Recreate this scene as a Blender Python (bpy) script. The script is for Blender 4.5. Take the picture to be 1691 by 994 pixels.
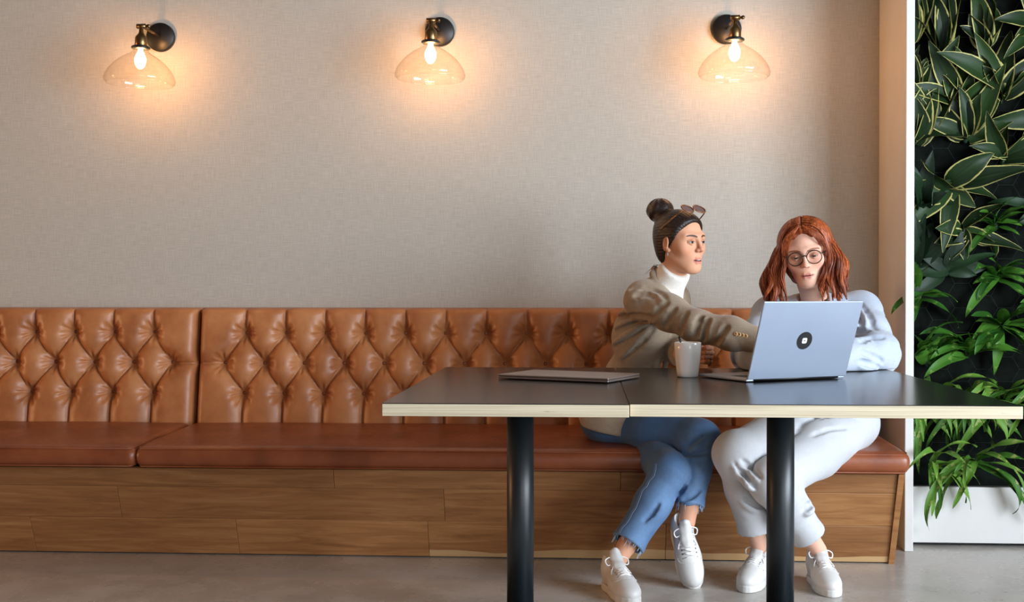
import bpy, bmesh, math, random
import numpy as np
from mathutils import Vector, Matrix, Euler

for o in list(bpy.data.objects): bpy.data.objects.remove(o)
SC = bpy.context.scene
COL = SC.collection
PI = math.pi

# ------------------------------------------------------------------ camera, world, light, exposure
cam_d = bpy.data.cameras.new('camera')
cam = bpy.data.objects.new('camera', cam_d); COL.objects.link(cam)
cam_d.sensor_width = 36.0
cam_d.lens = 2000.0 / 1691.0 * 36.0
cam_d.clip_start = 0.05
cam.location = (0, 0, 1.08)
cam.rotation_euler = (PI/2 - math.atan(21/2000), 0, math.atan(119.5/2000))
SC.camera = cam

world = bpy.data.worlds.new('world'); SC.world = world
world.use_nodes = True
wn = world.node_tree.nodes; wl = world.node_tree.links
wbg = wn['Background']
wbg.inputs['Color'].default_value = (0.62, 0.78, 1.0, 1)
wbg.inputs['Strength'].default_value = 0.45

def area(name, loc, rot, sx, sy, power, color):
    l = bpy.data.lights.new(name, 'AREA'); l.shape = 'RECTANGLE'; l.size = sx; l.size_y = sy
    l.energy = power; l.color = color
    o = bpy.data.objects.new(name, l); COL.objects.link(o); o.location = loc; o.rotation_euler = rot
    return o
# daylight entering by the two big windows (side wall and the wall behind the camera)
area('window_daylight', (3.98, 1.1, 1.65), (0, PI/2, 0), 2.3, 3.8, 425, (0.86, 0.93, 1.0))
area('window_daylight', (2.5, -3.42, 1.65), (PI/2, 0, 0), 2.5, 2.3, 52, (0.93, 0.97, 1.0))
# unseen warm fill light, added far down the room to warm left-facing sides
def warm_fill(loc, power, radius, color=(1.0, 0.55, 0.25)):
    l = bpy.data.lights.new('warm_fill', 'POINT'); l.energy = power; l.color = color; l.shadow_soft_size = radius
    o = bpy.data.objects.new('warm_fill', l); COL.objects.link(o); o.location = loc
warm_fill((-7.6, 3.7, 1.15), 230, 0.35)

vs = SC.view_settings
vs.view_transform = 'Standard'; vs.look = 'None'; vs.exposure = 0.68; vs.gamma = 1.0
vs.use_curve_mapping = False
SC.display_settings.display_device = 'sRGB'
SC.cycles.use_denoising = True
SC.cycles.max_bounces = 8; SC.cycles.transparent_max_bounces = 12
SC.cycles.sample_clamp_indirect = 4.0
SC.cycles.caustics_reflective = False; SC.cycles.caustics_refractive = False

# ------------------------------------------------------------------ object helpers
def tag(o, label=None, cat=None, group=None, kind=None):
    if label: o['label'] = label
    if cat: o['category'] = cat
    if group: o['group'] = group
    if kind: o['kind'] = kind
    return o

def thing(name, label, cat, loc=(0, 0, 0), rot=(0, 0, 0), group=None):
    o = bpy.data.objects.new(name, None); COL.objects.link(o)
    o.empty_display_size = 0.05
    o.location = loc; o.rotation_euler = rot
    return tag(o, label, cat, group)

def put(name, me, mat=None, parent=None, loc=None, rot=None, smooth=None):
    """link a mesh as one object; `parent` keeps the mesh in the parent's local space"""
    o = bpy.data.objects.new(name, me); COL.objects.link(o)
    if mat is not None and not me.materials: me.materials.append(mat)
    if parent is not None: o.parent = parent
    if loc is not None: o.location = loc
    if rot is not None: o.rotation_euler = rot
    if smooth: me.shade_smooth()
    return o

def putw(name, me, mat, root, smooth=True):
    """mesh given in world coordinates, child of an unrotated empty"""
    o = put(name, me, mat, root, smooth=smooth)
    o.location = (-root.location[0], -root.location[1], -root.location[2])
    return o

def mesh_from(name, V, F):
    me = bpy.data.meshes.new(name)
    me.from_pydata([tuple(map(float, v)) for v in V], [], [tuple(map(int, f)) for f in F]); me.update()
    return me

def fast_mesh(name, V, Q):
    """numpy quads -> mesh"""
    me = bpy.data.meshes.new(name)
    V = np.ascontiguousarray(V, np.float32); Q = np.ascontiguousarray(Q, np.int32)
    me.vertices.add(len(V)); me.vertices.foreach_set('co', V.ravel())
    me.loops.add(Q.size); me.loops.foreach_set('vertex_index', Q.ravel())
    me.polygons.add(len(Q))
    n = Q.shape[1]
    me.polygons.foreach_set('loop_start', np.arange(0, Q.size, n, dtype=np.int32))
    me.update(calc_edges=True); me.validate()
    return me

def bm_mesh(name, bm):
    me = bpy.data.meshes.new(name); bm.to_mesh(me); bm.free(); return me

def rbox(name, x0, x1, y0, y1, z0, z1, bev=0.003, seg=2):
    bm = bmesh.new()
    bmesh.ops.create_cube(bm, size=1)
    for v in bm.verts:
        v.co = Vector(((x0+x1)/2 + v.co.x*(x1-x0), (y0+y1)/2 + v.co.y*(y1-y0), (z0+z1)/2 + v.co.z*(z1-z0)))
    if bev > 0:
        bmesh.ops.bevel(bm, geom=list(bm.edges), offset=bev, segments=seg, profile=0.5, affect='EDGES')
    return bm_mesh(name, bm)

def lathe(name, prof, n=32, closed=False):
    V = []; F = []
    m = len(prof)
    for (r, z) in prof:
        for k in range(n):
            a = 2*PI*k/n; V.append((r*math.cos(a), r*math.sin(a), z))
    rng = m if closed else m-1
    for i in range(rng):
        j = (i+1) % m
        for k in range(n):
            k2 = (k+1) % n
            F.append((i*n+k, i*n+k2, j*n+k2, j*n+k))
    if not closed:
        if prof[0][0] > 1e-6: F.append(tuple(range(n))[::-1])
        if prof[-1][0] > 1e-6: F.append(tuple((m-1)*n+k for k in range(n)))
    me = mesh_from(name, V, F)
    bm = bmesh.new(); bm.from_mesh(me); bmesh.ops.remove_doubles(bm, verts=bm.verts, dist=1e-6)
    bmesh.ops.recalc_face_normals(bm, faces=bm.faces); bm.to_mesh(me); bm.free()
    return me

def tube_vf(pts, rad, n=8, cap=True):
    """swept tube; rad = number or list"""
    pts = [np.array(p, float) for p in pts]
    m = len(pts)
    if not hasattr(rad, '__len__'): rad = [rad]*m
    V = []; F = []
    t0 = pts[1]-pts[0]; t0 = t0/np.linalg.norm(t0)
    up = np.array([0, 0, 1.]) if abs(t0[2]) < .9 else np.array([1., 0, 0])
    u = np.cross(t0, up); u /= np.linalg.norm(u)
    for i in range(m):
        t = pts[min(i+1, m-1)]-pts[max(i-1, 0)]; t = t/(np.linalg.norm(t)+1e-12)
        u = u - t*(u@t); u /= np.linalg.norm(u)+1e-12
        w = np.cross(t, u)
        for k in range(n):
            a = 2*PI*k/n
            V.append(pts[i]+rad[i]*(math.cos(a)*u+math.sin(a)*w))
    for i in range(m-1):
        for k in range(n):
            k2 = (k+1) % n
            F.append((i*n+k, i*n+k2, (i+1)*n+k2, (i+1)*n+k))
    if cap:
        F.append(tuple(range(n))[::-1]); F.append(tuple((m-1)*n+k for k in range(n)))
    return V, F

def tube(name, pts, rad, n=8, cap=True):
    return mesh_from(name, *tube_vf(pts, rad, n, cap))

class MB:
    def __init__(s): s.V = []; s.F = []
    def add(s, V, F):
        b = len(s.V); s.V += [tuple(v) for v in V]; s.F += [tuple(i+b for i in f) for f in F]; return s
    def tube(s, pts, rad, n=6, cap=True): return s.add(*tube_vf(pts, rad, n, cap))
    def mesh(s, name): return mesh_from(name, s.V, s.F)

def catmull(pts, n=6):
    pts = [np.array(p, float) for p in pts]
    out = []
    for i in range(len(pts)-1):
        p0 = pts[max(i-1, 0)]; p1 = pts[i]; p2 = pts[i+1]; p3 = pts[min(i+2, len(pts)-1)]
        for k in range(n):
            t = k/n
            out.append(.5*((2*p1)+(-p0+p2)*t+(2*p0-5*p1+4*p2-p3)*t*t+(-p0+3*p1-3*p2+p3)*t**3))
    out.append(pts[-1]); return out

# ------------------------------------------------------------------ materials
def new_mat(name):
    m = bpy.data.materials.new(name); m.use_nodes = True
    nt = m.node_tree
    b = nt.nodes['Principled BSDF']
    return m, nt, b

def N(nt, t, **kw):
    n = nt.nodes.new(t)
    for k, v in kw.items():
        if k in n.inputs: n.inputs[k].default_value = v
        else: setattr(n, k, v)
    return n

def srgb(r, g, b):
    f = lambda c: (c/255/12.92) if c/255 <= .04045 else ((c/255+.055)/1.055)**2.4
    return (f(r), f(g), f(b), 1)

def ramp(nt, fac, stops):
    r = nt.nodes.new('ShaderNodeValToRGB')
    e = r.color_ramp.elements
    while len(e) > 1: e.remove(e[-1])
    e[0].position = stops[0][0]; e[0].color = stops[0][1]
    for p, c in stops[1:]:
        x = e.new(p); x.color = c
    nt.links.new(fac, r.inputs[0]); return r.outputs[0]

def coords(nt, scale=(1, 1, 1), kind='Object', rot=(0, 0, 0)):
    t = nt.nodes.new('ShaderNodeTexCoord'); m = nt.nodes.new('ShaderNodeMapping')
    m.inputs['Scale'].default_value = scale; m.inputs['Rotation'].default_value = rot
    nt.links.new(t.outputs[kind], m.inputs[0]); return m.outputs[0]

def noise(nt, vec, scale, detail=3, rough=.5, dist=0):
    n = N(nt, 'ShaderNodeTexNoise'); n.inputs['Scale'].default_value = scale
    n.inputs['Detail'].default_value = detail; n.inputs['Roughness'].default_value = rough
    n.inputs['Distortion'].default_value = dist
    if vec is not None: nt.links.new(vec, n.inputs['Vector'])
    return n.outputs['Fac']

def mix(nt, fac, a, b, blend='MIX'):
    m = nt.nodes.new('ShaderNodeMix'); m.data_type = 'RGBA'; m.blend_type = blend
    for sock, v in ((m.inputs[0], fac), (m.inputs[6], a), (m.inputs[7], b)):
        if isinstance(v, (int, float)): sock.default_value = v
        elif isinstance(v, tuple): sock.default_value = v
        else: nt.links.new(v, sock)
    return m.outputs[2]

def math_n(nt, op, a, b=None, c=None):
    m = nt.nodes.new('ShaderNodeMath'); m.operation = op
    for i, v in enumerate((a, b, c)):
        if v is None: continue
        if isinstance(v, (int, float)): m.inputs[i].default_value = v
        else: nt.links.new(v, m.inputs[i])
    return m.outputs[0]

def bump(nt, b, height, strength=.3, dist=.01):
    n = nt.nodes.new('ShaderNodeBump'); n.inputs['Strength'].default_value = strength
    n.inputs['Distance'].default_value = dist
    nt.links.new(height, n.inputs['Height']); nt.links.new(n.outputs[0], b.inputs['Normal'])

def plain(name, col, rough=.5, metal=0., var=0.06, vscale=8, bmp=0., bscale=60, spec=.5, sheen=0, coat=0, sss=0):
    m, nt, b = new_mat(name)
    v = coords(nt)
    f = noise(nt, v, vscale, 4)
    dark = tuple(c*(1-var*2) for c in col[:3])+(1,); lite = tuple(min(1, c*(1+var*2)) for c in col[:3])+(1,)
    c = ramp(nt, f, [(.3, dark), (.7, lite)])
    nt.links.new(c, b.inputs['Base Color'])
    b.inputs['Roughness'].default_value = rough; b.inputs['Metallic'].default_value = metal
    b.inputs['Specular IOR Level'].default_value = spec
    b.inputs['Sheen Weight'].default_value = sheen; b.inputs['Coat Weight'].default_value = coat
    if sss:
        b.inputs['Subsurface Weight'].default_value = sss; b.inputs['Subsurface Radius'].default_value = (1, .35, .2)
        b.inputs['Subsurface Scale'].default_value = .004
    if bmp: bump(nt, b, noise(nt, v, bscale, 3), bmp, .004)
    return m

def mat_linen(name, c1, c2, freq=330):
    m, nt, b = new_mat(name)
    vx = noise(nt, coords(nt, (freq, freq, freq*.05)), 1.0, 2)
    vz = noise(nt, coords(nt, (freq*.05, freq, freq)), 1.0, 2)
    w = math_n(nt, 'ADD', math_n(nt, 'MULTIPLY', vx, .5), math_n(nt, 'MULTIPLY', vz, .5))
    big = noise(nt, coords(nt), 1.4, 4)
    c = ramp(nt, w, [(.36, c1), (.62, c2)])
    c = mix(nt, math_n(nt, 'MULTIPLY', big, .22), c, c1)
    nt.links.new(c, b.inputs['Base Color']); b.inputs['Roughness'].default_value = .92
    b.inputs['Specular IOR Level'].default_value = .15
    bump(nt, b, w, .35, .003)
    return m

def mat_leather(name, base, dark, light, rough=.42):
    m, nt, b = new_mat(name)
    v = coords(nt)
    f = noise(nt, v, 5, 5, .6)
    f2 = noise(nt, v, 38, 4, .6)
    c = ramp(nt, f, [(.28, dark), (.5, base), (.75, light)])
    c = mix(nt, math_n(nt, 'MULTIPLY', f2, .25), c, dark)
    nt.links.new(c, b.inputs['Base Color'])
    r = math_n(nt, 'ADD', math_n(nt, 'MULTIPLY', f2, .2), rough-.1)
    nt.links.new(r, b.inputs['Roughness'])
    vor = N(nt, 'ShaderNodeTexVoronoi'); vor.inputs['Scale'].default_value = 350
    nt.links.new(v, vor.inputs['Vector'])
    h = math_n(nt, 'ADD', math_n(nt, 'MULTIPLY', vor.outputs[0], .25), f2)
    bump(nt, b, h, .18, .004)
    return m

def mat_wood(name, dark, mid, light, axis='X', scale=1.0, rough=.5, sap=None):
    m, nt, b = new_mat(name)
    sc = (1.8*scale, 22*scale, 22*scale) if axis == 'X' else (14*scale, 14*scale, 1.2*scale)
    info = N(nt, 'ShaderNodeObjectInfo')
    t = nt.nodes.new('ShaderNodeTexCoord'); mp = nt.nodes.new('ShaderNodeMapping'); mp.inputs['Scale'].default_value = sc
    ofs = nt.nodes.new('ShaderNodeVectorMath'); ofs.operation = 'ADD'
    sh = N(nt, 'ShaderNodeCombineXYZ')
    k = math_n(nt, 'MULTIPLY', info.outputs['Random'], 23.0)
    for i in range(3): nt.links.new(k, sh.inputs[i])
    nt.links.new(t.outputs['Object'], ofs.inputs[0]); nt.links.new(sh.outputs[0], ofs.inputs[1])
    nt.links.new(ofs.outputs[0], mp.inputs[0])
    v = mp.outputs[0]
    f = noise(nt, v, 1.6, 6, .62, 1.1)
    g = noise(nt, v, 9, 3, .6, .3)
    c = ramp(nt, f, [(.3, dark), (.5, mid), (.72, light)])
    c = mix(nt, math_n(nt, 'MULTIPLY', g, .25), c, dark)
    tone = ramp(nt, info.outputs['Random'], [(0, (.82, .8, .78, 1)), (1, (1.12, 1.1, 1.06, 1))])
    c = mix(nt, 1.0, c, tone, 'MULTIPLY')
    if sap:
        sep = N(nt, 'ShaderNodeSeparateXYZ'); nt.links.new(t.outputs['Object'], sep.inputs[0])
        wob = math_n(nt, 'MULTIPLY', noise(nt, coords(nt, (1.1, 1.1, 1.1)), 1.5, 3), .07)
        edge = math_n(nt, 'LESS_THAN', sep.outputs[2], wob)
        c = mix(nt, math_n(nt, 'MULTIPLY', edge, .75), c, sap)
    nt.links.new(c, b.inputs['Base Color']); b.inputs['Roughness'].default_value = rough
    bump(nt, b, math_n(nt, 'ADD', f, math_n(nt, 'MULTIPLY', g, .5)), .12, .004)
    return m

M = {}
M['linen'] = mat_linen('linen_wallcovering', srgb(172, 167, 157), srgb(191, 186, 176))
M['leather'] = mat_leather('tan_leather', srgb(180, 116, 70), srgb(146, 86, 48), srgb(200, 140, 92))
M['leather_seat'] = mat_leather('shaded_seat_leather', srgb(136, 72, 42), srgb(108, 54, 30), srgb(156, 90, 54), .36)  # same leather as the back, with the seat's shade painted into its colour
M['oak'] = mat_wood('oak', srgb(134, 90, 52), srgb(160, 110, 66), srgb(182, 135, 87))
M['oak_sap'] = mat_wood('oak_with_sapwood', srgb(134, 90, 52), srgb(160, 110, 66), srgb(182, 135, 87), sap=srgb(214, 178, 128))
M['white'] = plain('white_paint', srgb(212, 210, 206), .5, var=.015, bmp=.05)
M['ceiling'] = plain('ceiling_paint', srgb(120, 112, 104), .8, var=.02)
M['plaster'] = plain('plaster', srgb(128, 104, 86), .85, var=.03)
M['button'] = plain('button_leather', srgb(130, 72, 36), .45, var=.08)
M['black_metal'] = plain('black_powder_coat', srgb(22, 29, 33), .38, var=.05, bmp=.04, bscale=400)
M['black'] = plain('matte_black', srgb(18, 18, 18), .45, var=.05)
M['brass'] = plain('aged_brass', srgb(128, 104, 70), .32, 1.0, var=.1, vscale=40)
M['alu'] = plain('silver_aluminium', srgb(150, 161, 178), .42, .45, var=.01)
M['alu_dark'] = plain('space_grey_aluminium', srgb(158, 146, 140), .35, .8, var=.02)
M['ceramic'] = plain('white_ceramic', srgb(248, 245, 240), .18, var=.01, coat=.4)

def mat_concrete():
    m, nt, b = new_mat('polished_concrete')
    v = coords(nt)
    f = noise(nt, v, 1.1, 4, .55, .3); g = noise(nt, v, 5, 4, .55, .1)
    s = math_n(nt, 'ADD', math_n(nt, 'MULTIPLY', f, .6), math_n(nt, 'MULTIPLY', g, .4))
    c = ramp(nt, s, [(.32, srgb(156, 149, 142)), (.5, srgb(180, 173, 165)), (.68, srgb(200, 193, 186))])
    nt.links.new(c, b.inputs['Base Color'])
    nt.links.new(math_n(nt, 'ADD', math_n(nt, 'MULTIPLY', g, .25), .15), b.inputs['Roughness'])
    bump(nt, b, g, .04, .01)
    return m
M['concrete'] = mat_concrete()

def mat_tabletop():
    m, nt, b = new_mat('black_laminate')
    v = coords(nt)
    f = noise(nt, v, 3, 4)
    nt.links.new(ramp(nt, f, [(.3, srgb(24, 23, 24)), (.7, srgb(32, 30, 30))]), b.inputs['Base Color'])
    b.inputs['Roughness'].default_value = .2
    b.inputs['Specular IOR Level'].default_value = .3
    return m
M['laminate'] = mat_tabletop()

def mat_ply():
    m, nt, b = new_mat('birch_plywood_edge')
    f = noise(nt, coords(nt, (3, 3, 320)), 1.0, 3, .5)
    g = noise(nt, coords(nt, (9, 9, 90)), 1.0, 4, .7)
    c = ramp(nt, f, [(.3, srgb(178, 164, 138)), (.55, srgb(200, 187, 160)), (.8, srgb(212, 200, 176))])
    c = mix(nt, 1.0, c, ramp(nt, g, [(.2, srgb(120, 100, 74)), (.33, (1, 1, 1, 1))]), 'MULTIPLY')
    nt.links.new(c, b.inputs['Base Color']); b.inputs['Roughness'].default_value = .6
    return m
M['ply'] = mat_ply()

def mat_glass(name, tint, edge):
    """thin clear glass wall: tinted transmission, Fresnel reflection"""
    m, nt, b = new_mat(name)
    nt.nodes.remove(b)
    out = nt.nodes['Material Output']
    lw = N(nt, 'ShaderNodeLayerWeight'); lw.inputs['Blend'].default_value = .35
    tr = N(nt, 'ShaderNodeBsdfTransparent'); gl = N(nt, 'ShaderNodeBsdfGlossy'); gl.inputs['Roughness'].default_value = .04
    nt.links.new(mix(nt, lw.outputs['Facing'], tint, edge), tr.inputs[0])
    ms = nt.nodes.new('ShaderNodeMixShader')
    fr = math_n(nt, 'ADD', math_n(nt, 'MULTIPLY', math_n(nt, 'POWER', lw.outputs['Facing'], 4.0), .45), .035)
    nt.links.new(fr, ms.inputs[0])
    nt.links.new(tr.outputs[0], ms.inputs[1]); nt.links.new(gl.outputs[0], ms.inputs[2])
    nt.links.new(ms.outputs[0], out.inputs[0])
    return m
M['shade_glass'] = mat_glass('clear_shade_glass', (1, .996, .99, 1), (.965, .93, .88, 1))
M['pane_glass'] = mat_glass('window_pane', (.98, .99, 1, 1), (.9, .95, 1, 1))

def mat_emit(name, col, s):
    m, nt, b = new_mat(name)
    f = noise(nt, coords(nt), 30, 1)
    nt.links.new(ramp(nt, f, [(0, col), (1, col)]), b.inputs['Emission Color'])
    b.inputs['Base Color'].default_value = col
    b.inputs['Emission Strength'].default_value = s
    return m
LAMP = 118.0
M['bulb'] = mat_emit('glowing_bulb', (1.0, .46, .15, 1), LAMP)

# ------------------------------------------------------------------ the room
XL, XR, YB, YW, ZC = -9.0, 3.9, -3.4, 5.5, 3.1
def struct(name, me, mat, label=None):
    o = put(name, me, mat); o['kind'] = 'structure'
    if label: o['label'] = label
    return o
struct('floor', rbox('floor', XL-.1, XR+.1, YB-.1, YW+.1, -.1, 0, 0), M['concrete'], 'polished grey-beige concrete floor')
struct('ceiling', rbox('ceiling', XL-.1, XR+.1, YB-.1, YW+.1, ZC, ZC+.1, 0), M['ceiling'], 'white ceiling')
struct('wall_back', rbox('wall', XL-.1, XR+.1, YW, YW+.1, 0, ZC, 0), M['linen'], 'beige-grey linen textured wall behind the bench')
struct('wall_left', rbox('wall', XL-.1, XL, YB, YW, 0, ZC, 0), M['plaster'], 'plaster wall')

def wall_hole(name, axis, pos, a0, a1, h0, h1, w0, w1, th=.1):
    """wall with one window opening: a along the wall, h up"""
    V = []; F = []
    def bx(aa0, aa1, hh0, hh1):
        b = len(V)
        for d in (0, th):
            for (a, h) in ((aa0, hh0), (aa1, hh0), (aa1, hh1), (aa0, hh1)):
                V.append((pos+d, a, h) if axis == 'X' else (a, pos-th+d, h))
        F.extend([tuple(b+i for i in f) for f in ((0, 1, 2, 3), (7, 6, 5, 4), (0, 4, 5, 1), (1, 5, 6, 2), (2, 6, 7, 3), (3, 7, 4, 0))])
    bx(a0, w0, 0, ZC); bx(w1, a1, 0, ZC); bx(w0, w1, 0, h0); bx(w0, w1, h1, ZC)
    return mesh_from(name, V, F)
def window(name, axis, pos, w0, w1, h0, h1, nm, label):
    root = thing(name, label, None); root['kind'] = 'structure'
    def b(a0, a1, z0, z1, d0, d1, nme, mt):
        me = rbox(nme, pos+d0, pos+d1, a0, a1, z0, z1, .004) if axis == 'X' else rbox(nme, a0, a1, pos-d1, pos-d0, z0, z1, .004)
        put(nme, me, mt, root)
    b(w0, w1, h0, h0+.06, 0, .08, 'window_frame', M['black']); b(w0, w1, h1-.06, h1, 0, .08, 'window_frame', M['black'])
    for k in range(nm+1):
        a = w0+(w1-w0-.06)*k/nm
        b(a, a+.06, h0+.06, h1-.06, 0, .08, 'window_frame', M['black'])
    for k in range(nm):
        a = w0+(w1-w0-.06)*k/nm
        b(a+.06, a+(w1-w0-.06)/nm, h0+.06, h1-.06, .035, .041, 'pane', M['pane_glass'])
struct('wall_right', wall_hole('wall', 'X', XR, YB, YW, .45, 2.85, -.9, 3.1), M['plaster'], 'plaster wall with a wide window')
struct('wall_front', wall_hole('wall', 'Y', YB, XL, XR, .45, 2.85, 1.2, 3.8), M['plaster'], 'plaster wall with a wide window')
window('window_1', 'X', XR, -.9, 3.1, .45, 2.85, 3, 'wide black-framed window in the side wall')
window('window_2', 'Y', YB, 1.2, 3.8, .45, 2.85, 2, 'wide black-framed window facing the bench')

# white post between the fabric wall and the planted wall
struct('trim_1', rbox('trim', 1.312, 1.347, 5.045, 5.5, 0, ZC, .003), M['white'], 'white upright post between linen wall and plant wall')

# ------------------------------------------------------------------ signed-distance modelling helpers
class Field:
    """dense distance grid that smooth-blends primitives and is turned into a quad mesh"""
    def __init__(s, lo, hi, res):
        s.lo = np.array(lo, np.float32); s.res = float(res)
        s.n = np.ceil((np.array(hi, float)-s.lo)/res).astype(int)+1
        s.d = np.full(s.n, 1.0, np.float32)
    def sub(s, lo, hi):
        a = np.clip(np.floor((np.array(lo)-s.lo)/s.res).astype(int), 0, s.n)
        b = np.clip(np.ceil((np.array(hi)-s.lo)/s.res).astype(int)+1, 0, s.n)
        if (b <= a).any(): return None, None
        sl = tuple(slice(a[i], b[i]) for i in range(3))
        g = [(s.lo[i]+s.res*np.arange(a[i], b[i], dtype=np.float32)).reshape([-1 if j == i else 1 for j in range(3)]) for i in range(3)]
        return sl, g
    def comb(s, sl, e, k, op='u'):
        d = s.d[sl]
        if op == 'u':
            if k <= 0: s.d[sl] = np.minimum(d, e); return
            h = np.maximum(k-np.abs(d-e), 0)/k
            s.d[sl] = np.minimum(d, e)-h*h*k*.25
        else:          # subtract e
            e = -e
            if k <= 0: s.d[sl] = np.maximum(d, e); return
            h = np.maximum(k-np.abs(d-e), 0)/k
            s.d[sl] = np.maximum(d, e)+h*h*k*.25
    def cone(s, a, b, ra, rb, k=.02, op='u', sq=None):
        a = np.array(a, np.float32); b = np.array(b, np.float32)
        m = max(ra, rb)+k+4*s.res+.01
        sl, g = s.sub(np.minimum(a, b)-m, np.maximum(a, b)+m)
        if sl is None: return s
        ba = b-a; L2 = float(ba@ba)+1e-12
        x = [g[i]-a[i] for i in range(3)]
        h = np.clip((x[0]*ba[0]+x[1]*ba[1]+x[2]*ba[2])/L2, 0, 1)
        r = ra+(rb-ra)*h
        e = np.sqrt((x[0]-ba[0]*h)**2+(x[1]-ba[1]*h)**2+(x[2]-ba[2]*h)**2)-r
        s.comb(sl, e, k, op); return s
    def chain(s, pts, rs, k=.02, op='u'):
        for i in range(len(pts)-1): s.cone(pts[i], pts[i+1], rs[i], rs[i+1], k, op)
        return s
    def ell(s, c, r, k=.02, R=None, op='u'):
        c = np.array(c, np.float32); r = np.array(r, np.float32)
        m = float(r.max())+k+4*s.res+.01
        sl, g = s.sub(c-m, c+m)
        if sl is None: return s
        x = [g[i]-c[i] for i in range(3)]
        if R is not None:
            x = [x[0]*R[0][i]+x[1]*R[1][i]+x[2]*R[2][i] for i in range(3)]
        k0 = np.sqrt((x[0]/r[0])**2+(x[1]/r[1])**2+(x[2]/r[2])**2)
        k1 = np.sqrt((x[0]/r[0]**2)**2+(x[1]/r[1]**2)**2+(x[2]/r[2]**2)**2)+1e-9
        s.comb(sl, np.where(k0 < 1e-3, -float(r.min()), k0*(k0-1)/k1), k, op); return s
    def box(s, c, r, rad, k=.02, R=None, op='u'):
        c = np.array(c, np.float32); r = np.array(r, np.float32)
        m = float(np.linalg.norm(r))+k+4*s.res+.01
        sl, g = s.sub(c-m, c+m)
        if sl is None: return s
        x = [g[i]-c[i] for i in range(3)]
        if R is not None:
            x = [x[0]*R[0][i]+x[1]*R[1][i]+x[2]*R[2][i] for i in range(3)]
        q = [np.abs(x[i])-(r[i]-rad) for i in range(3)]
        e = np.sqrt(np.maximum(q[0], 0)**2+np.maximum(q[1], 0)**2+np.maximum(q[2], 0)**2)+np.minimum(np.maximum(np.maximum(q[0], q[1]), q[2]), 0)-rad
        s.comb(sl, e, k, op); return s
    def plane(s, p, n, k=0.):
        """keep the side where (x-p).n < 0"""
        n = np.array(n, np.float32); n = n/np.linalg.norm(n)
        sl, g = s.sub(s.lo, s.lo+s.res*s.n)
        e = (g[0]-p[0])*n[0]+(g[1]-p[1])*n[1]+(g[2]-p[2])*n[2]
        s.comb(sl, -e, k, 's'); return s
    def grid(s):
        return [(s.lo[i]+s.res*np.arange(s.n[i], dtype=np.float32)).reshape([-1 if j == i else 1 for j in range(3)]) for i in range(3)]
    def surf(s):
        d = s.d; n = s.n
        ins = d < 0
        c = np.zeros(n-1, np.uint8)
        for i in (0, 1):
            for j in (0, 1):
                for k in (0, 1):
                    c += ins[i:n[0]-1+i, j:n[1]-1+j, k:n[2]-1+k]
        act = (c > 0) & (c < 8)
        idx = np.full(n-1, -1, np.int32)
        cells = np.argwhere(act)
        idx[act] = np.arange(len(cells), dtype=np.int32)
        P = np.zeros((len(cells), 3)); W = np.zeros(len(cells))
        off = [(i, j, k) for i in (0, 1) for j in (0, 1) for k in (0, 1)]
        val = {o: d[cells[:, 0]+o[0], cells[:, 1]+o[1], cells[:, 2]+o[2]] for o in off}
        for o in off:
            for ax in range(3):
                if o[ax]: continue
                q = list(o); q[ax] = 1; q = tuple(q)
                a = val[o]; b = val[q]
                m = (a < 0) != (b < 0)
                t = np.where(m, a/(a-b+1e-20), 0)
                p = np.tile(np.array(o, float), (len(cells), 1)); p[:, ax] = t
                P[m] += p[m]; W[m] += 1
        V = s.lo+s.res*(cells+P/np.maximum(W, 1)[:, None])
        Q = []
        for ax in range(3):
            u, v = (ax+1) % 3, (ax+2) % 3
            sa = [slice(1, n[i]-1) for i in range(3)]; sb = list(sa)
            sa[ax] = slice(0, n[ax]-1); sb[ax] = slice(1, n[ax])
            A = ins[tuple(sa)]; B = ins[tuple(sb)]
            e = np.argwhere(A != B)
            if not len(e): continue
            e = e.copy(); e[:, u] += 1; e[:, v] += 1
            flip = ins[e[:, 0], e[:, 1], e[:, 2]]
            def cell(du, dv):
                f = e.copy(); f[:, u] -= du; f[:, v] -= dv
                return idx[f[:, 0], f[:, 1], f[:, 2]]
            q = np.stack([cell(1, 1), cell(0, 1), cell(0, 0), cell(1, 0)], 1)
            q[~flip] = q[~flip][:, ::-1]
            Q.append(q)
        Q = np.concatenate(Q)
        Q = Q[(Q >= 0).all(1)]
        return V.astype(np.float32), Q
    def mesh(s, name, relax=1):
        V, Q = s.surf()
        for _ in range(relax): V = relax_v(V, Q, .5)
        return fast_mesh(name, V, Q)

def relax_v(V, Q, f):
    S = np.zeros_like(V); W = np.zeros(len(V), np.float32)
    for i in range(4):
        a = Q[:, i]; b = Q[:, (i+1) % 4]
        for ax in range(3):
            S[:, ax] += np.bincount(a, V[b, ax], len(V)); S[:, ax] += np.bincount(b, V[a, ax], len(V))
        W += np.bincount(a, minlength=len(V)); W += np.bincount(b, minlength=len(V))
    return (V*(1-f)+f*S/np.maximum(W, 1)[:, None]).astype(np.float32)

def vnoise(x, y, z, seed=0):
    """cheap smooth pseudo-noise from summed sines, about -1..1"""
    r = np.random.RandomState(seed); out = 0
    for _ in range(5):
        k = r.normal(size=3); k /= np.linalg.norm(k); k *= r.uniform(.7, 1.5)
        out = out+np.sin(x*k[0]+y*k[1]+z*k[2]+r.uniform(0, 6.28))
    return out/2.6

def set_color(me, C):
    a = me.color_attributes.new('tint', 'FLOAT_COLOR', 'POINT')
    C = np.concatenate([C, np.ones((len(C), 1))], 1).astype(np.float32)
    a.data.foreach_set('color', C.ravel())

# ------------------------------------------------------------------ banquette bench
bench = thing('banquette_bench', 'long tan leather banquette with diamond-tufted back and oak plank base along the wall', 'bench', (0, 4.82, 0))
XJ = -1.748            # joint between the two upholstered runs
X0, X1 = -3.3, 1.222

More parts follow.
